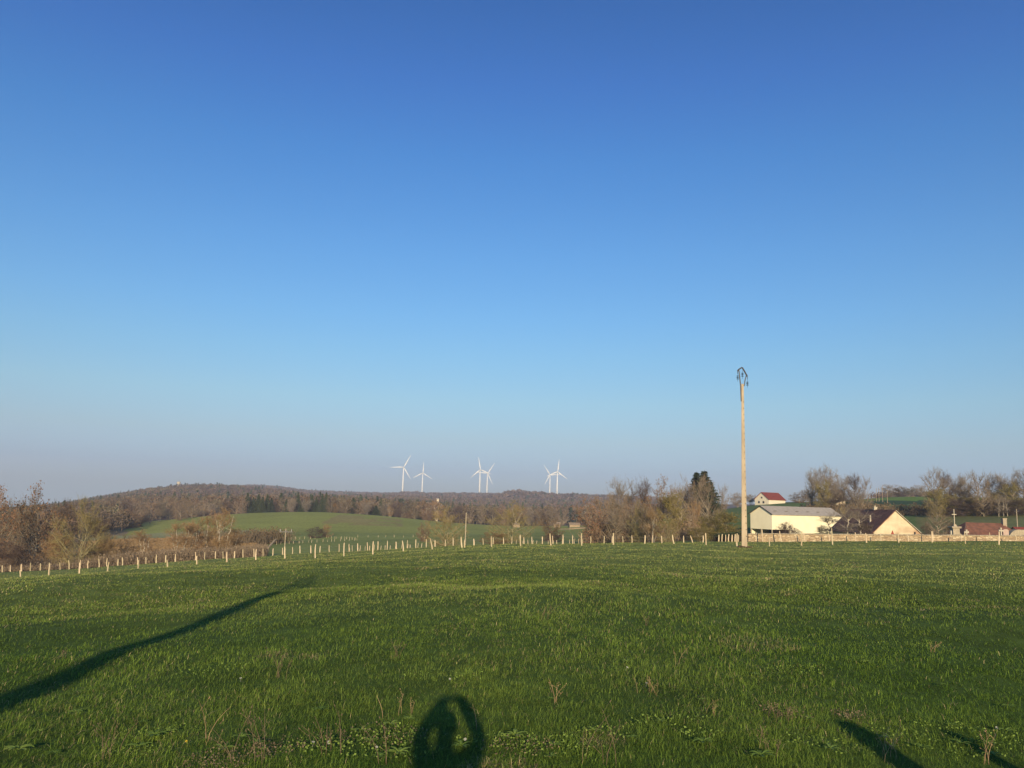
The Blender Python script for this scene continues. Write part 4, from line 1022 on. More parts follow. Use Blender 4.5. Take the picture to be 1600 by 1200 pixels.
for i in range(5):
    x = 2.4+i*4.0; MB().box((x, Wb/2*.33, eb+sb*Wb/2*.33+.17), (.9, .5, .06)).build('skylight', M_darkmetal, rfo)
tr_ = MB(); tr_.tube([(-.28, -.3, eb-.05), (-.28, Wb/2, rb+.02), (-.28, Wb+.3, eb-.05)], .09, 5); tr_.build('roof_trim', M_darkmetal, rfo)
gt = MB(); gt.tube([(-.2, -.34, eb-.1), (Lb, -.34, eb-.1)], .07, 6); gt.build('gutter', M_roofsheet, rfo)
for x, y in ((.1, .1), (.1, Wb-.1), (.1, Wb*.5), (6.3, .1)): MB().box((x, y, lo_/2-.4), (.22, .22, lo_+.8)).build('post', M_stone, barn)
MB().box((6.5, Wb/2, lo_/2-.4), (.1, Wb-.3, lo_+.79)).build('inner_wall_shade', M_shade, barn)  # near-black sheet stands in for the shade inside the open bay
# tall ribs of the sheet cladding
rb_ = MB()
for i in range(48): rb_.box((.35+i*.495, -.012, (eb+lo_)/2), (.05, .03, eb-lo_-.12))
rb_.build('cladding_rib', M_cream, bw)

# gabled house, gable wall towards the camera
cA = ground(1365, 150, 838); cB = ground(1440, 150, 838); cA.z = H(cA.x, cA.y)
Wd = (Vector((cB.x, cB.y))-Vector((cA.x, cA.y))).length
ez = pt(1365, 831.5, 150).z-cA.z; rz_ = pt(1400, 798.3, 150).z-cA.z
hs = thing('gabled_house', 'cream gabled house with a dark brown tiled roof behind the stone wall', 'house', cA, 0)
Lh = 19.5
hw = MB(); hw.add([(0, 0, -1), (Wd, 0, -1), (Wd, 0, ez-.1), (Wd*.47, 0, rz_), (0, 0, ez-.1), (0, Lh, -1), (Wd, Lh, -1), (Wd, Lh, ez-.1), (Wd*.47, Lh, rz_), (0, Lh, ez-.1)], [[0, 1, 2, 3, 4], [6, 5, 9, 8, 7], [5, 0, 4, 9], [1, 6, 7, 2]])
hwo = hw.build('wall', M_render_s, hs)
hr_ = MB()
for (x1, z1) in ((-.55, ez-.55), (Wd+.55, ez-.62)):
    hr_.prism([(x1, -.22, z1+.05), (Wd*.47, -.22, rz_+.06), (Wd*.47, Lh+.2, rz_+.06), (x1, Lh+.2, z1+.05)], (0, 0, .14))
hro = hr_.build('roof', M_tile, hs)
vb = MB(); vb.tube([(Wd*.47, -.26, rz_+.10), (Wd+.55, -.26, ez-.53)], .07, 5); vb.build('verge_board', M_stone_pale, hro)
vb = MB(); vb.tube([(Wd*.47, -.26, rz_+.10), (-.55, -.26, ez-.46)], .05, 5); vb.build('verge_board', M_tile, hro)
cn = MB().box((Wd*.47, 8.2, rz_+.32), (.6, .5, .5)); cn.box((Wd*.47, 8.2, rz_+.62), (.72, .62, .1)); cn.tube([(Wd*.47, 8.2, rz_+.66), (Wd*.47, 8.2, rz_+.95)], .12, 8); cn.build('chimney', M_stone_pale, hro)
f = .42; MB().tube([(Wd*.47*f, 5.0, ez+(rz_-ez)*f-.1), (Wd*.47*f, 5.0, ez+(rz_-ez)*f+1.25)], [.16, .13], 10).tube([(Wd*.47*f, 5.0, ez+(rz_-ez)*f+1.2), (Wd*.47*f, 5.0, ez+(rz_-ez)*f+1.4)], [.2, .06], 10).build('flue', M_stone_pale, hro)
f = .12; MB().tube([(Wd*.47*f, 6.5, ez+(rz_-ez)*f-.1), (Wd*.47*f, 6.5, ez+(rz_-ez)*f+.8)], [.2, .16], 8).build('flue', M_stone, hro)
MB().prism([(Wd*.36, -.06, ez-.35), (Wd*.43, -.06, ez-.35), (Wd*.395, -.06, ez+.45)], (0, .1, 0)).build('red_marker', M_woodred, hwo)
MB().box((Wd*.86, -.03, ez-.1), (.28, .1, .75)).build('window', M_window, hwo)
MB().box((Wd*.62, -.03, ez-1.0), (1.0, .1, .9)).build('window', M_window, hwo)

# hipped house at the right edge
cC = ground(1508, 152, 838); cD = ground(1594, 152, 838); Lc = (cD-cC).length; cC.z = H(cC.x, cC.y)
zr = pt(1550, 817.2, 155).z-cC.z; ze = zr-2.3
hh_ = thing('hipped_house', 'low house with a purple-brown hipped roof behind the wall near the right edge', 'house', cC, -.02)
w_ = MB().add([(0, 0, -1), (Lc, 0, -1), (Lc, 7, -1), (0, 7, -1), (0, 0, ze), (Lc, 0, ze), (Lc, 7, ze), (0, 7, ze)], [[0, 1, 5, 4], [1, 2, 6, 5], [2, 3, 7, 6], [3, 0, 4, 7]]); w_.build('wall', M_render_w, hh_)
w_ = MB().add([(-.4, -.4, ze-.1), (Lc+.4, -.4, ze-.1), (Lc+.4, 7.4, ze-.1), (-.4, 7.4, ze-.1), (2.1, 3.5, zr), (Lc-1.4, 3.5, zr)], [[0, 1, 5, 4], [1, 2, 5], [2, 3, 4, 5], [3, 0, 4], [3, 2, 1, 0]]); ro_ = w_.build('roof', M_tile, hh_)
cm = MB().box((Lc-1.1, 3.2, zr+.1), (.7, .7, 1.6)); cm.box((Lc-1.1, 3.2, zr+.93), (.82, .82, .12)); cm.build('chimney', M_stone, ro_)
cE = ground(1601, 160, 838); cE.z = H(cE.x, cE.y); zz = pt(1601, 825, 160).z-cE.z
gable_building('small_outbuilding', 'small outbuilding with a red-brown roof at the right edge beside the hipped house', cE, .05, 9, 6, zz-1.9, zz, M_render_w, M_tile_red, 'outbuilding')
# rounded stone mass at the end of the wall
cF = pt(1590, 846, 103); cF.z = H(cF.x, cF.y); hz = pt(1590, 827.5, 103).z-cF.z
V_ = []; s_ = MB()
pr = [(-1.1, 0), (-1.05, hz*.35), (-.7, hz*.7), (-.3, hz*.92), (.2, hz), (2.2, hz*1.0), (2.2, 0)]
s_.prism([(x*1.0, 0, z-.2 if z == 0 else z) for x, z in pr], (0, .9, 0)); so_ = s_.build('stone_vault', M_stone, None, bevel=.03); so_.location = cF
tag(so_, 'pale rounded stone tomb end behind the wall at the right edge', 'tomb')

# red-roofed house on the hill
cG = ground(1201.2, 408, 786); cG.z = H(cG.x, cG.y)-.3
zg = pt(1201, 781.7, 408).z-cG.z; zrg = pt(1193, 769.3, 410).z-cG.z
rh, rw, rr_ = gable_building('red_roofed_house', 'white house with a bright red tiled roof on top of the green hill', cG, .6, 13.0, 8.6, max(zg, 1.2)+.55, zrg, M_render_w, M_tile_red, 'house', over=.45)
MB().box((-.03, 3.2, 1.3), (.1, 1.0, 1.1)).build('window', M_window, rw); MB().box((-.03, 6.0, 1.3), (.1, 1.0, 1.1)).build('window', M_window, rw)
MB().box((-.03, 4.3, 3.6), (.1, .8, .8)).build('window', M_window, rw)
MB().box((14.3, 4.3, 1.2), (2.6, 5, 2.4)).build('side_wing', M_render_w, rh); MB().prism([(13.1, 1.4, 2.42), (15.9, 1.4, 2.42), (15.9, 4.3, 3.3), (13.1, 4.3, 3.3)], (0, 0, .12)).build('wing_roof', M_tile_red, rh)
# half-hidden cream house
cH = ground(1307, 330, 790); cH.z = H(cH.x, cH.y); zh = pt(1308, 768.5, 325).z-cH.z
ch, cw_, cr_ = gable_building('cream_house', 'cream house half hidden behind the tall bare trees on the hill', cH, .25, 4.2, 5.5, zh-.4, zh+1.0, M_render_s, M_tile, 'house', over=.3)
for x in (3.5,): MB().box((x, -.03, zh-2.2), (.5, .1, .7)).build('window', M_window, cw_)
# stone farm ruins and walls in the far meadow
def far_house(X, D, Yb, w_, h_, r_, label, mw_, mr_, rz=.1):
    p = ground(X, D, Yb); p.z = H(p.x, p.y)
    return gable_building('farm_building', label, p, rz, w_, 5, h_, h_+r_, mw_, mr_, 'farm building', over=.3, group='small farm buildings in the far meadow')
far_house(890, 440, 824, 5.6, 1.5, 1.0, 'low tan stone barn left of the grove in the far meadow', M_stone_old, M_stone_old)
far_house(865, 455, 824, 3.6, 1.8, 1.2, 'little stone shed behind the rust-brown shrub', M_stone_old, M_stone_old, -.2)
far_house(801, 470, 824, 4.2, 1.6, .9, 'tiny stone hut seen through the open-crowned bare tree', M_stone_old, M_stone_old)
far_house(1057, 330, 828, 4.5, 1.6, .8, 'small tan shed seen through the right end of the grove', M_stone_old, M_stone_old)
def low_wall(pts, h, label, m):
    b = MB(); 
    for (a, c) in zip(pts[:-1], pts[1:]):
        a = Vector(a); c = Vector(c); d = (c-a); nn = Vector((-d.y, d.x, 0)).normalized()*.25; za = H(a.x, a.y); zc = H(c.x, c.y)
        b.prism([(a.x-nn.x, a.y-nn.y, za-.3), (c.x-nn.x, c.y-nn.y, zc-.3), (c.x-nn.x, c.y-nn.y, zc+h), (a.x-nn.x, a.y-nn.y, za+h)], nn*2)
    return tag(b.build('low_wall', m, None), label, 'wall')
low_wall([ground(X, d, 827) for X, d in ((872, 380), (890, 372), (905, 375), (921, 380))], .45, 'short stone wall in the meadow in front of the stone barn', M_stone_old)
low_wall([ground(X, d, 828) for X, d in ((1074, 300), (1103, 298))], .8, 'short white wall in the meadow below the spruce pair', M_stone_pale)
for X, D, tY, l in ((682, 1250, 777.5, 'tiny pale house standing alone in the distant wood between the turbines'), (396, 1050, 771, 'tiny white house peeping out above the dark conifer row')):
    p = ground(X, D, 790); tz = pt(X, tY, D).z; hh2 = tz-p.z; p.z = tz-6
    dh = gable_building('distant_house', l, p, .2, 3.4, 3, 3.4, 4.6, M_render_s, M_stone_pale, 'house', group='tiny houses in the woods')
    MB().box((1.7, 1.5, -hh2/2), (3.2, 2.8, hh2)).build('base_wall', M_render_s, dh[0])

# water tower on the wooded hill
wX, wD = 278.3, 1480
p = ground(wX, wD, 765); p.z = H(p.x, p.y); tw = pt(wX, 752.2, wD).z-p.z
wt = thing('water_tower', 'pale water tower with a thin mast on top of the wooded hill at left', 'water tower', p)
MB().tube([(0, 0, -1), (0, 0, tw*.72)], [2.2, 1.9], 14).build('shaft', M_stone_pale, wt, smooth=True)
tk = MB().tube([(0, 0, tw*.70), (0, 0, tw*.78), (0, 0, tw*.96), (0, 0, tw)], [1.9, 3.1, 3.3, .4], 16).build('tank', M_stone_pale, wt)
MB().tube([(0, 0, tw), (0, 0, tw+3.8)], [.14, .08], 6).build('mast', M_steel, wt)

# ------------------------------------------------------------------ cemetery stones behind the wall
def cross(parent, z0, h, arm, t_, m, name='cross', zarm=.7, dia=False):
    b = MB(); b.box((0, 0, z0+h/2), (t_, t_, h), taper=.9); b.box((-arm/2, 0, z0+h*zarm), (arm, t_*.86, t_)) if False else b.box((0, 0, z0+h*zarm), (arm, t_*.86, t_))
    for sx in (-1, 1): b.box((sx*arm/2, 0, z0+h*zarm), (t_*.7, t_*1.02, t_*1.45))
    b.box((0, 0, z0+h), (t_*1.4, t_*1.02, t_*.7))
    return b.build(name, m, parent, bevel=.01)
cx = pt(1492.3, 838, 99); cx.z = H(cx.x, cx.y); tz = pt(1492.3, 796.5, 99).z-cx.z; k99 = 99/FPX
mc = thing('stone_cross', 'tall stone wayside cross on a capped pedestal behind the wall', 'cross', cx)
pz = pt(1492, 824.5, 99).z-cx.z
pb_ = MB(); pb_.box((0, 0, .15), (1.3, 1.1, .5)); pb_.box((0, 0, pz/2), (.86, .8, pz-.1), taper=.93); pb_.build('pedestal', M_stone, mc, bevel=.02)
pc = MB(); pc.box((0, 0, pz), (1.1, 1.0, .12)); pc.box((0, 0, pz+.11), (1.25, 1.1, .10), taper=.9); pc.box((0, 0, pz+.28), (.46, .42, .28), taper=.55); pc.build('cap', M_stone, mc, bevel=.015)
cross(mc, pz+.38, tz-pz-.38, .5, .09, M_stone_pale, 'cross_shaft', .68)
def grave_cross(X, Yt, D, h, arm, t_, label, m):
    p = pt(X, 840, D); p.z = H(p.x, p.y); tz = pt(X, Yt, D).z-p.z
    t = thing('grave_cross', label, 'cross', p, 0, 'graveyard stones behind the wall')
    MB().box((0, 0, .15), (.6, .4, .5)).build('plinth', M_stone, t); cross(t, .35, tz-.35, arm, t_, m, 'cross_shaft', .74)
grave_cross(1510.5, 828.3, 98, 1, .42, .16, 'thick white grave cross right of the tall stone cross', M_stone_pale)
grave_cross(1509.8, 817.5, 104, 1, .2, .06, 'thin grey iron grave cross behind the thick white one', M_steel)
grave_cross(1564.5, 825.3, 98, 1, .46, .15, 'white grave cross left of the pink headstone', M_stone_pale)
p = pt(1486.3, 840, 98); p.z = H(p.x, p.y); tz = pt(1486, 829, 98).z-p.z
tag(MB().box((0, 0, tz/2), (.2, .2, tz), taper=.8).build('grave_post', M_stone_pale, None, bevel=.02), 'small white stone post left of the tall stone cross pedestal', 'grave post', 'graveyard stones behind the wall').location = p
p = pt(1572.5, 840, 98.5); p.z = H(p.x, p.y); tz = pt(1572.5, 826.8, 98.5).z-p.z
prof = [(-.34, -.1), (.34, -.1), (.34, tz-.12), (.2, tz-.02), (0, tz), (-.2, tz-.02), (-.34, tz-.12)]
o = tag(MB().prism([(x, 0, z) for x, z in prof], (0, .16, 0)).build('headstone', M_pink, None, bevel=.01), 'pink-grey headstone with a rounded top between the white cross and the right edge', 'headstone', 'graveyard stones behind the wall'); o.location = p

# ------------------------------------------------------------------ grass
rng = np.random.default_rng(2024)
def spots_grass(n, r0, r1, p):
    """random ground points, density falling with distance"""
    t = rng.random(n); k = 2-p   # density ~ r^-p
    r = (r0**k+(r1**k-r0**k)*t)**(1/k); az = rng.uniform(-.78, .78, n); return r*np.sin(az), r*np.cos(az), r
def grass(name, n, r0, r1, p, hmean, wfac, tuft=7, label='', hvar=.5, dry=.035):
    nt_ = n//tuft; cx, cy, cr = spots_grass(nt_, r0, r1, p)
    idx = np.repeat(np.arange(nt_), tuft); m = len(idx); r = cr[idx]
    sp = .035*np.maximum(1, r/9)
    x = cx[idx]+rng.normal(size=m)*sp; y = cy[idx]+rng.normal(size=m)*sp
    z = Hn(x, y)
    v1 = vnoise(x, y, .75, 31); v2 = vnoise(x, y, 2.6, 32); v3 = vnoise(x, y, 9, 33); v4 = vnoise(x, y, .3, 34)
    h = hmean*(.45+.55*v1+.35*v2+.5*v4)*rng.uniform(.5, 1.4, m)
    w_ = wfac*np.maximum(1, r/7.5)*rng.uniform(.6, 1.3, m)
    a = rng.uniform(0, 6.283, m); lean = rng.uniform(.5, 2.7, m); hd = np.stack([np.cos(a), np.sin(a), np.zeros(m)], 1)
    # tufts fan outwards and lean downwind
    hd = hd*.9+np.array([.3, .1, 0])*rng.random((m, 1)); 
    sd = np.stack([-np.sin(a), np.cos(a), np.zeros(m)], 1); sd = sd*np.cos(.8)+0
    b = np.stack([x, y, z-.01], 1)
    p1 = b+hd*(h*lean*.35)[:, None]; p1[:, 2] += h*(.65-lean*.12)
    p2 = b+hd*(h*lean*.95)[:, None]; p2[:, 2] += h*(1.0-lean*.34)
    W = w_[:, None]
    V = np.stack([b-sd*W, b+sd*W, p1+sd*W*.75, p1-sd*W*.75, p2], 1).reshape(-1, 3)
    o5 = (np.arange(m)*5)[:, None]
    F = np.concatenate([o5+np.array([[0, 1, 2]]), o5+np.array([[0, 2, 3]]), o5+np.array([[3, 2, 4]])])
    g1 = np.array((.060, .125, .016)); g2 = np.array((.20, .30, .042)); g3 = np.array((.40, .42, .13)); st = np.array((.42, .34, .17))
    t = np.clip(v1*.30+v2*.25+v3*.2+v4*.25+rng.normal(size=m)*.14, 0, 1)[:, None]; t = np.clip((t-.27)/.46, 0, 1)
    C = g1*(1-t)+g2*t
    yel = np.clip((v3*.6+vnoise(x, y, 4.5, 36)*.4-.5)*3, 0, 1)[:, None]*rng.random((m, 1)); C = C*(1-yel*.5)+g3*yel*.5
    far = np.clip((r-11)/36, 0, 1)[:, None]; C = C*(1-far*.75)+g3*far*.75*(.75+.5*v3[:, None])  # farther blades painted paler, standing in for the better-lit crest
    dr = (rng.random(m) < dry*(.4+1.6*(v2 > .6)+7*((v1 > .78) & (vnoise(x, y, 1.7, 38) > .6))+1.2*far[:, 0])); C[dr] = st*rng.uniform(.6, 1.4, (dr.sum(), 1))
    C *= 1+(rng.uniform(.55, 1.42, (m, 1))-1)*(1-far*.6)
    o = mesh_np(name, V, F, M_grass, tint=np.concatenate([C, C, C]))
    # face order: three blocks match F's three blocks
    return tag(o, label, 'grass', kind='stuff')
M_grass = vmat('grass_blades', var=.0, scale=1, rough=.85, spec=.06, trans=.15)
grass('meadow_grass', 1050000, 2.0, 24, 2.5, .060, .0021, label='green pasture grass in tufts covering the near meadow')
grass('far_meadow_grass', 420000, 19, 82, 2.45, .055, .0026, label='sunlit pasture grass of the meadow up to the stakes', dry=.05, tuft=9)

# broad-leaved weeds, dry stalks, fallen leaves
M_leafg = mat('weed_leaf', (.17, .25, .05), (.11, .17, .035), 9, rand=.25, rough=.8, spec=.08)
M_straw = mat('dry_stalk', (.38, .27, .15), (.26, .17, .09), 9, rand=.2)
M_red = mat('dead_red_stalk', (.21, .145, .095), (.13, .095, .06), 9)
M_petal = mat('white_petal', (.55, .55, .46), None, 9)
M_ye = mat('yellow_petal', (.72, .52, .05), None, 9)
def rosette(n, L, w_, seed, lift=.35):
    r_ = random.Random(seed); m = MB()
    for i in range(n):
        a = i*6.283/n+r_.uniform(-.3, .3); l = L*r_.uniform(.6, 1.15); c, s = math.cos(a), math.sin(a); li = lift*r_.uniform(.5, 1.5)
        q = []
        for t, ww in ((0, .12), (.3, .6), (.6, 1), (.85, .7), (1, .05)):
            z = .02+l*(li*t*1.6-li*t*t*1.2); q.append(((c*l*t-s*w_*ww/2, s*l*t+c*w_*ww/2, z), (c*l*t, s*l*t, z-.006), (c*l*t+s*w_*ww/2, s*l*t-c*w_*ww/2, z)))
        V = [v for k in q for v in k]; F = []
        for k in range(4):
            b = k*3; F += [[b, b+1, b+4, b+3], [b+1, b+2, b+5, b+4]]
        m.add(V, F)
    return m
def place(o, X, Y, s=1.0, rz=0.0, dz=0.0):
    p = march(X, Y); o.location = (p.x, p.y, p.z+dz); o.scale = (s, s, s); o.rotation_euler = (0, 0, rz); return p
wr = random.Random(8)
base_ros = [rosette(n, .13, .045, i).build('broadleaf_weed', M_leafg, None) for i, n in enumerate((8, 6, 9))]
k = 0
WS = [(225, 1135), (118, 1120), (242, 1158), (218, 1176), (268, 1150), (375, 1160), (400, 1170), (352, 1178), (405, 1180), (497, 1116), (470, 1150), (560, 1150), (575, 1165), (612, 1140), (600, 1168), (590, 1190), (620, 1185), (640, 1130), (790, 1160), (802, 1158), (830, 1162), (862, 1098), (868, 1172), (858, 1190), (930, 1150), (990, 1160), (1031, 1135), (1050, 1128), (1098, 1168), (1240, 1100), (1262, 1130), (1300, 1180), (1380, 1160), (1420, 1140), (1440, 1175), (1488, 1140), (1500, 1170), (1520, 1165), (1545, 1170), (1552, 1188), (1570, 1150), (1590, 1180), (1350, 1040), (1180, 1060), (980, 1040), (880, 1002), (845, 980), (660, 1010), (700, 1075), (720, 1175), (760, 1050), (300, 1090), (150, 1060), (60, 1150), (30, 1180), (80, 1185), (1100, 1100), (1190, 1190), (1475, 1075), (1580, 1110)]
WS = sorted(WS[::1]); WS = [q for i, q in enumerate(WS) if i % 5 != 4]
ORD = ['first', 'second', 'third', 'fourth', 'fifth', 'sixth', 'seventh', 'eighth', 'ninth', 'tenth']
def spot(X, Y):
    c = 'left of' if X < 655 else 'inside' if X < 760 and Y > 1090 else 'right of'
    return ('at the bottom edge' if Y > 1172 else 'in the nearest grass' if Y > 1125 else 'farther up the meadow') + ', ' + c + ' the person shadow'
CNT = {}
def nth(kind, X, Y):
    s_ = spot(X, Y); k_ = (kind, s_); CNT[k_] = CNT.get(k_, 0)+1; n_ = CNT[k_]
    return (ORD[n_-1] if n_ <= 10 else 'the %dth' % n_), s_
for i, (X, Y) in enumerate(WS):
    o = base_ros[i] if i < 3 else base_ros[i % 3].copy()
    if i >= 3: COL.objects.link(o)
    place(o, X+wr.uniform(-3, 3), Y, wr.uniform(.35, .8), wr.uniform(0, 6.28), .03)
    n_, s_ = nth('r', X, Y); tag(o, n_+' leafy rosette from the left '+s_, 'weed', 'broad-leaved weeds in the foreground')
def stalk(h, seed, m, branches=3, heads=True, n=1, r=.003, spread=.3):
    r_ = random.Random(seed); b = MB()
    for j in range(n):
        a = r_.uniform(0, 6.28); l = r_.uniform(.1, spread); hh = h*r_.uniform(.6, 1)
        x0, y0 = r_.uniform(-.04, .04)*n**.5, r_.uniform(-.04, .04)*n**.5
        P = [Vector((x0+math.cos(a)*l*hh*t*t, y0+math.sin(a)*l*hh*t*t, hh*t)) for t in (0, .3, .6, .85, 1)]
        b.tube(P, [r, r*.9, r*.8, r*.6, r*.4], 4)
        for i in range(branches):
            t = r_.uniform(.35, .95); p = P[0].lerp(P[-1], t); d = Vector((r_.uniform(-1, 1), r_.uniform(-1, 1), r_.uniform(.4, 1.2))).normalized()*hh*r_.uniform(.12, .3)
            b.tube([p, p+d*.6, p+d], [r*.7, r*.5, r*.3], 3)
            if heads: b.tube([p+d, p+d*1.1, p+d*1.25], [r*1.2, r*1.8, r*.4], 5)
    return b.build('dry_stalk', m, None)
ST = [(625, 1030, .22, 4, 'reddish dead weed tuft left of centre, above the weed patch'), (440, 1062, .3, 5, 'tall reddish dead weed in the left middle of the grass'), (352, 960, .3, 2, 'thin bent straw stalk beside the long shadow'),
 (1008, 978, .22, 4, 'branched dry brown weed in the middle distance right of centre'), (850, 968, .26, 4, 'reddish dry tuft in the centre of the meadow'), (1058, 1040, .3, 2, 'pale leaning stalk right of centre'), (180, 1185, .34, 5, 'red-brown dead stem at the lower left'),
 (320, 1165, .45, 2, 'tall thin straw stalk at the lower left of the view'), (400, 1198, .42, 3, 'long leaning brown stem at the bottom left'), (375, 1196, .3, 4, 'short leaning brown stem beside the long one at the bottom left'), (520, 1180, .28, 6, 'grey-brown weed bundle left of the person shadow'),
 (598, 1195, .3, 3, 'upright red-brown stem left of the person shadow'), (630, 1120, .2, 4, 'small dry tuft just left of the person shadow'), (745, 1140, .22, 1, 'single pale straw inside the person shadow'), (593, 1122, .25, 1, 'pale thin straw left above the person shadow'),
 (868, 1100, .24, 3, 'thin dry stalks right of the person shadow'), (948, 1196, .4, 3, 'forked reddish stem at the bottom right of centre'), (918, 1190, .3, 2, 'thin reddish stem left of the forked one'), (1010, 1085, .16, 7, 'flattened dry tuft in the right middle'), (1110, 1118, .14, 4, 'small straw tuft at the lower right of centre'),
 (1222, 1128, .16, 9, 'dry brown patch of stalks at the lower right'), (1390, 1190, .28, 5, 'dry upright stalks beside the dark shadow at lower right'), (1550, 1196, .25, 4, 'dry stalks near the lower right corner'), (1200, 1180, .2, 5, 'brownish weed clump at the bottom right'), (1460, 1020, .15, 4, 'faint dry stalks in the right part of the meadow'),
 (1110, 905, .4, 1, 'single straw in the far right part of the meadow'), (760, 900, .35, 1, 'single straw in the middle of the far meadow'), (700, 880, .4, 1, 'single pale straw in the far meadow left of centre'), (100, 1030, .16, 4, 'faint reddish tuft below the left part of the long shadow')]
for i, (X, Y, h, n_, l) in enumerate(ST):
    o = stalk(h, i+50, M_red if 'red' in l or 'brown' in l else M_straw, branches=4 if n_ > 2 else 1, n=max(1, n_), r=.0020 if n_ > 2 else .0021, heads=n_ > 1, spread=.9 if n_ > 1 else .5)
    place(o, X, Y, 1.0, 0, 0); tag(o, l, 'dry weed', 'dry stalks in the meadow')
def daisy(m): 
    b = MB(); n = 9
    for i in range(n):
        a = i*6.283/n; b.add([(0, 0, .09), (math.cos(a-.22)*.022, math.sin(a-.22)*.022, .095), (math.cos(a)*.03, math.sin(a)*.03, .093), (math.cos(a+.22)*.022, math.sin(a+.22)*.022, .095)], [[0, 1, 2, 3]])
    b.tube([(0, 0, 0), (.004, 0, .09)], .0018, 4); return b.build('wild_flower', m, None)
FL = [(376, 1068, 0), (488, 1172, 0), (703, 1067, 0), (728, 1164, 0), (977, 1050, 0), (1009, 1076, 0), (586, 1175, 0), (1553, 1144, 0), (512, 1168, 0), (292, 1166, 1)]
d0 = daisy(M_petal); d1 = daisy(M_ye); us = set()
for X, Y, kk in sorted(FL):
    s = d1 if kk else d0
    o = s if kk not in us else s.copy()
    if kk in us: COL.objects.link(o)
    us.add(kk); place(o, X, Y, wr.uniform(.35, .55), wr.random()*6, .015); o.rotation_euler = (wr.uniform(.2, .9), wr.uniform(-.5, .5), 0); n_, s_ = nth('f%d' % kk, X, Y); tag(o, n_+(' yellow' if kk else ' tiny white')+' flower from the left '+s_, 'flower', 'yellow flowers' if kk else 'white flowers')
# bare brown spots with dead leaves
def litter(X, Y, R, n, label, seed):
    r_ = np.random.default_rng(seed); p = march(X, Y); a = r_.uniform(0, 6.28, n); rr = R*np.sqrt(r_.random(n)); x = p.x+np.cos(a)*rr; y = p.y+np.sin(a)*rr*.8; z = Hn(x, y)+r_.uniform(.03, .09, n)
    V, F = leaf_quads(np.column_stack([x, y, z]), .013, r_, .5); o = mesh_np('dead_leaves', V, F, M_leafdead); tag(o, label, 'leaf litter', kind='stuff')
M_leafdead = mat('dead_leaf', (.22, .17, .11), (.09, .065, .04), 12)
litter(360, 1196, .34, 420, 'brown dead leaves and bare earth at the bottom left', 1)
litter(440, 1178, .2, 150, 'scattered dead leaves in the lower left grass', 4)
litter(810, 1180, .32, 220, 'brown leaf litter right of the person shadow', 2)
litter(1228, 1122, .25, 200, 'dry brown patch of dead leaves at the lower right', 3)
litter(1325, 1126, .16, 200, 'small patch of dead leaves over the post shadow tip at the lower right', 5)  # brown leaf quads laid where the post's cast shadow ends
litter(600, 1160, .35, 200, 'dead leaves among the weeds left of the person shadow', 6)
M_clover = mat('clover_leaf', (.19, .27, .06), (.12, .18, .04), 14, rough=.8, spec=.06)
def clover(pts, n, seed, label):
    r_ = np.random.default_rng(seed); P = []
    for X, Y, R_ in pts:
        p = march(X, Y); k = max(8, int(n*R_)); a = r_.uniform(0, 6.28, k); rr = R_*np.sqrt(r_.random(k)); P.append(np.column_stack([p.x+np.cos(a)*rr*1.5, p.y+np.sin(a)*rr*.7]))
    P = np.concatenate(P); z = Hn(P[:, 0], P[:, 1])+r_.uniform(.02, .055, len(P))
    V, F = leaf_quads(np.column_stack([P, z]), .017, r_, .3); tag(mesh_np('clover', V, F, M_clover), label, 'clover', kind='stuff')
clover([(560, 1160, .3), (590, 1180, .3), (620, 1150, .25), (480, 1172, .2), (250, 1150, .25), (215, 1180, .2)], 420, 61, 'pale green clover leaves left of the person shadow')
clover([(800, 1162, .3), (850, 1165, .3), (880, 1180, .25), (940, 1150, .2), (1040, 1130, .25), (1090, 1150, .15)], 420, 62, 'pale green clover leaves right of the person shadow')
clover([(1300, 1170, .3), (1400, 1150, .2), (1500, 1175, .35), (1560, 1160, .3), (1480, 1140, .2)], 380, 63, 'pale green clover leaves at the lower right')
clover([(330, 1050, .3), (700, 1060, .35), (960, 1000, .3), (1250, 1050, .3), (1180, 980, .3), (620, 960, .3), (1420, 1010, .35)], 260, 64, 'small clover patches scattered in the middle of the meadow')

# ------------------------------------------------------------------ the photographer, standing behind the lens (seen as a shadow)
M_skin = mat('skin', (.50, .32, .23), (.45, .28, .2), 8, rough=.6)
M_coat = mat('dark_coat', (.05, .06, .09), (.04, .045, .07), 20)
M_jeans = mat('blue_jeans', (.07, .09, .16), (.05, .065, .12), 20)
M_hair = mat('brown_hair', (.07, .045, .03), (.04, .03, .02), 30)
M_shoe = mat('shoe', (.06, .05, .045), None, 20)
gz_ = H(.05, -.3)
def skin(name, pts, edges, rad, m, parent=None, sub=2, root=0):
    me = bpy.data.meshes.new(name); me.from_pydata(pts, edges, []); o = bpy.data.objects.new(name, me); COL.objects.link(o)
    mo = o.modifiers.new('skin', 'SKIN'); 
    for i, v in enumerate(me.skin_vertices[0].data if me.skin_vertices else []): pass
    if not me.skin_vertices:
        import bmesh
        bm = bmesh.new(); bm.from_mesh(me); bm.verts.layers.skin.verify(); bm.to_mesh(me); bm.free()
    for i, v in enumerate(me.skin_vertices[0].data):
        r = rad[i]; v.radius = (r, r) if isinstance(r, (int, float)) else r; v.use_root = (i == root)
    s = o.modifiers.new('sub', 'SUBSURF'); s.levels = sub; s.render_levels = sub
    dg = bpy.context.evaluated_depsgraph_get(); ev = o.evaluated_get(dg); me2 = bpy.data.meshes.new_from_object(ev)
    bpy.data.objects.remove(o); o = bpy.data.objects.new(name, me2); COL.objects.link(o)
    me2.materials.clear()
    for x in (m if isinstance(m, list) else [m]): me2.materials.append(x)
    for p in me2.polygons: p.use_smooth = True
    if parent: o.parent = parent
    return o
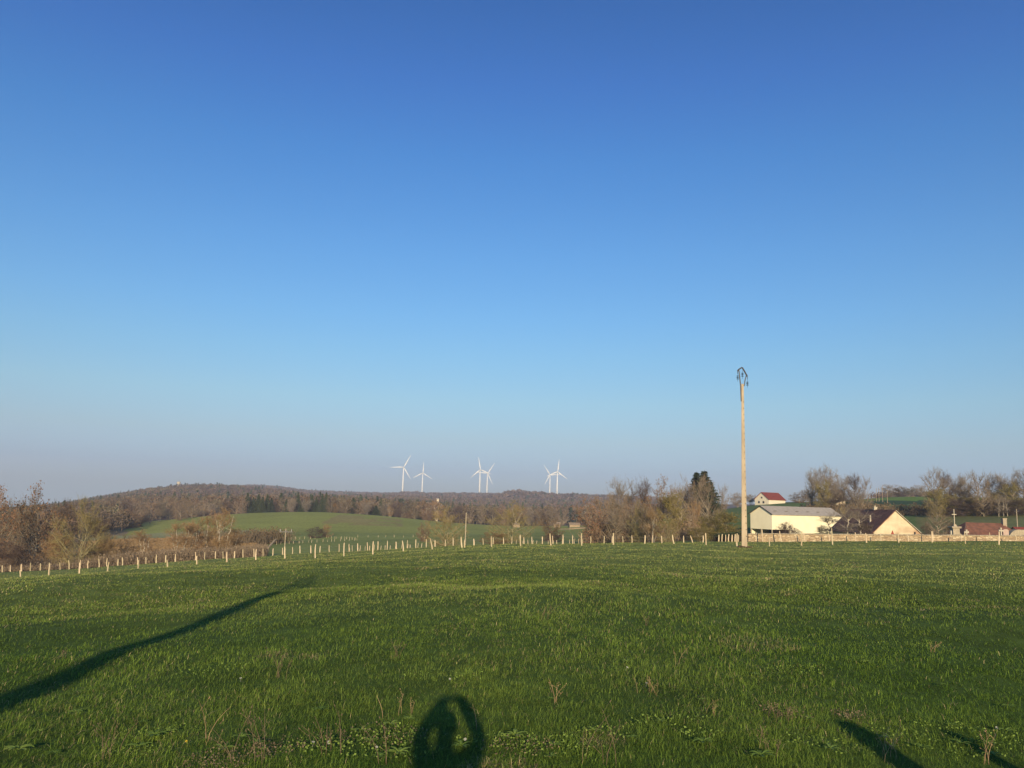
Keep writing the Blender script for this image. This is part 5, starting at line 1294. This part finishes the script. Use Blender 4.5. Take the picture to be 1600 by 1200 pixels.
man = thing('person', 'person in a dark coat with both arms raised, casting the shadow at bottom centre', 'person', (0, 0, gz_))
Zc = CAMZ-gz_      # height of the lens above the feet
hy = -.30
J = [(-.03, hy, .95), (-.03, hy, 1.18), (-.03, hy, Zc-.42), (-.04, hy+.01, Zc-.33), (-.045, hy+.03, Zc-.26), (-.045, hy+.04, Zc-.18)]
E = [(0, 1), (1, 2), (2, 3), (3, 4), (4, 5)]; Rr = [(.18, .13), (.17, .125), (.19, .12), (.075, .07), (.075, .09), (.06, .075)]
def addp(p, par, r): J.append(p); E.append((par, len(J)-1)); Rr.append(r); return len(J)-1
hands = []
for s in (-1, 1):
    a = addp((s*.17-.025, hy, Zc-.37), 2, .09); b = addp((s*.245-.005, hy+.10, Zc-.25), a, .07); c = addp((s*.09, -.075, Zc-.01), b, .068)
    d = addp((s*.088, -.05, Zc+.005), c, (.022, .036)); 
    for f, (dx, dz, ln) in enumerate(((-.030, .052, .9), (-.032, .040, 1), (-.030, .026, .95), (-.026, .012, .8))):
        k1 = addp((s*.088+s*dx*.35, -.045, Zc+dz*.62), d, .010); k2 = addp((s*.088+s*dx, -.024, Zc+dz*.95), k1, .0088); k3 = addp((s*.088+s*dx*1.75*ln, -.019, Zc+dz*.93), k2, .0078)
    t1 = addp((s*.086, -.034, Zc-.022), d, .012); t2 = addp((s*.066, -.022, Zc-.040), t1, .010); t3 = addp((s*.045, -.020, Zc-.043), t2, .0085)
    h1 = addp((s*.10, hy, .86), 0, .095); h2 = addp((s*.13, hy+.02, .50), h1, .066); h3 = addp((s*.14, hy-.02, .10), h2, .045)
    h4 = addp((s*.145, hy+.03, .045), h3, .042); h5 = addp((s*.155, hy+.16, .035), h4, .034)
body = skin('body', J, E, Rr, [M_coat, M_skin, M_jeans, M_shoe], man, sub=2)
for p in body.data.polygons:
    c = p.center; x = abs(c.x)
    if c.z > Zc-.36 and x < .11 and c.y < -.17: p.material_index = 1
    elif c.y > -.105 and c.z > 1.7: p.material_index = 1
    elif c.z < .085: p.material_index = 3
    elif c.z < .90: p.material_index = 2
hd = MB()
import bmesh
def ellip(name, c, r, m, parent, f=None):
    bm = bmesh.new(); bmesh.ops.create_uvsphere(bm, u_segments=24, v_segments=16, radius=1)
    for v in bm.verts:
        q = v.co.copy()
        if f: q = f(q)
        v.co = Vector((c[0]+q.x*r[0], c[1]+q.y*r[1], c[2]+q.z*r[2]))
    me = bpy.data.meshes.new(name); bm.to_mesh(me); bm.free(); me.materials.append(m)
    for p in me.polygons: p.use_smooth = True
    o = bpy.data.objects.new(name, me); COL.objects.link(o); o.parent = parent; return o
def face(q):
    q = q.copy(); w_ = 1-.25*max(0, -q.z); q.x *= w_
    if q.y > 0:
        q.y += .16*math.exp(-(q.x/.16)**2-((q.z+.12)/.2)**2)      # nose
        q.y -= .10*sum(math.exp(-((q.x-s*.36)/.2)**2-((q.z-.06)/.13)**2) for s in (-1, 1))
        q.y += .05*math.exp(-(q.x/.25)**2-((q.z+.48)/.08)**2)
        q.y += .06*math.exp(-(q.x/.25)**2-((q.z+.85)/.15)**2)
    return q
hz_ = Zc-.165; hx_ = -.03
ellip('head', (hx_, hy+.05, hz_), (.082, .10, .122), M_skin, body, face)
ellip('hair', (hx_, hy+.035, hz_+.028), (.09, .108, .112), M_hair, body, lambda q: Vector((q.x, q.y if q.y < .55 else .55+(q.y-.55)*.2, q.z if q.z > -.2 or q.y < .2 else -.2)))
for s in (-1, 1):
    ellip('ear', (hx_+s*.086, hy+.04, hz_-.005), (.012, .02, .032), M_skin, body)
    ellip('eye', (hx_+s*.03, hy+.05+.083, hz_+.008), (.012, .01, .008), M_render_w, body)
ph = thing('phone', 'black smartphone held up in both hands behind the camera position, part of the shadow', 'phone', (0, 0, CAMZ))
MB().box((.035, -.010, 0), (.14, .007, .068)).build('case', M_darkmetal, ph, bevel=.002)
MB().box((.035, -.0145, 0), (.12, .0012, .06)).build('screen', M_window, ph)
# unseen post out of view on the right, placed and widened to cast the lower right shadow
q = march(1316, 1130); hq = 1.15; base = Vector((q.x-ah.x*hq/math.tan(SUN_EL), q.y-ah.y*hq/math.tan(SUN_EL), 0)); base.z = H(base.x, base.y)
hq = (q.z+ (Vector((q.x, q.y))-Vector((base.x, base.y))).length*math.tan(SUN_EL))-base.z
print('POST', base, hq)
gp = thing('shadow_post', 'unseen stout post added right of the photographer, casting the short shadow at lower right', 'post', base)
MB().tube([(0, 0, -.2), (.01, 0, hq*.5), (0, .01, hq-.06), (0, 0, hq)], [.16, .15, .14, .08], 10).build('shaft', M_wood_post, gp)

q = march(1478, 1142); hq = .95; base = Vector((q.x-ah.x*hq/math.tan(SUN_EL), q.y-ah.y*hq/math.tan(SUN_EL), 0)); base.z = H(base.x, base.y)
hq = (q.z+(Vector((q.x, q.y))-Vector((base.x, base.y))).length*math.tan(SUN_EL))-base.z
gp = thing('shadow_post', 'unseen short post added far right to cast the small dark patch near the right edge', 'post', base)  # second unseen post, added for the shadow patch it throws
MB().tube([(0, 0, -.2), (.01, 0, hq*.5), (0, .01, hq-.05), (0, 0, hq)], [.08, .075, .07, .04], 8).build('shaft', M_wood_post, gp)

# ------------------------------------------------------------------ haze
M_haze = bpy.data.materials.new('haze_air'); M_haze.use_nodes = True; hn = M_haze.node_tree; hn.nodes.clear()
ho = hn.nodes.new('ShaderNodeOutputMaterial'); hv = hn.nodes.new('ShaderNodeVolumePrincipled')
hv.inputs['Color'].default_value = (.70, .80, 1.0, 1); hv.inputs['Density'].default_value = .00019; hv.inputs['Anisotropy'].default_value = 0.0
hn.links.new(hv.outputs[0], ho.inputs['Volume'])
zmin = float(V_GROUND_MIN)-1.0
hb_ = MB().box((0, 0, (zmin+190)/2), (10400, 10400, 190-zmin)).build('haze', M_haze, None); tag(hb_, kind='stuff')
for o in list(bpy.data.objects):
    for kk in ('_h', '_r'):
        if kk in o.keys(): del o[kk]
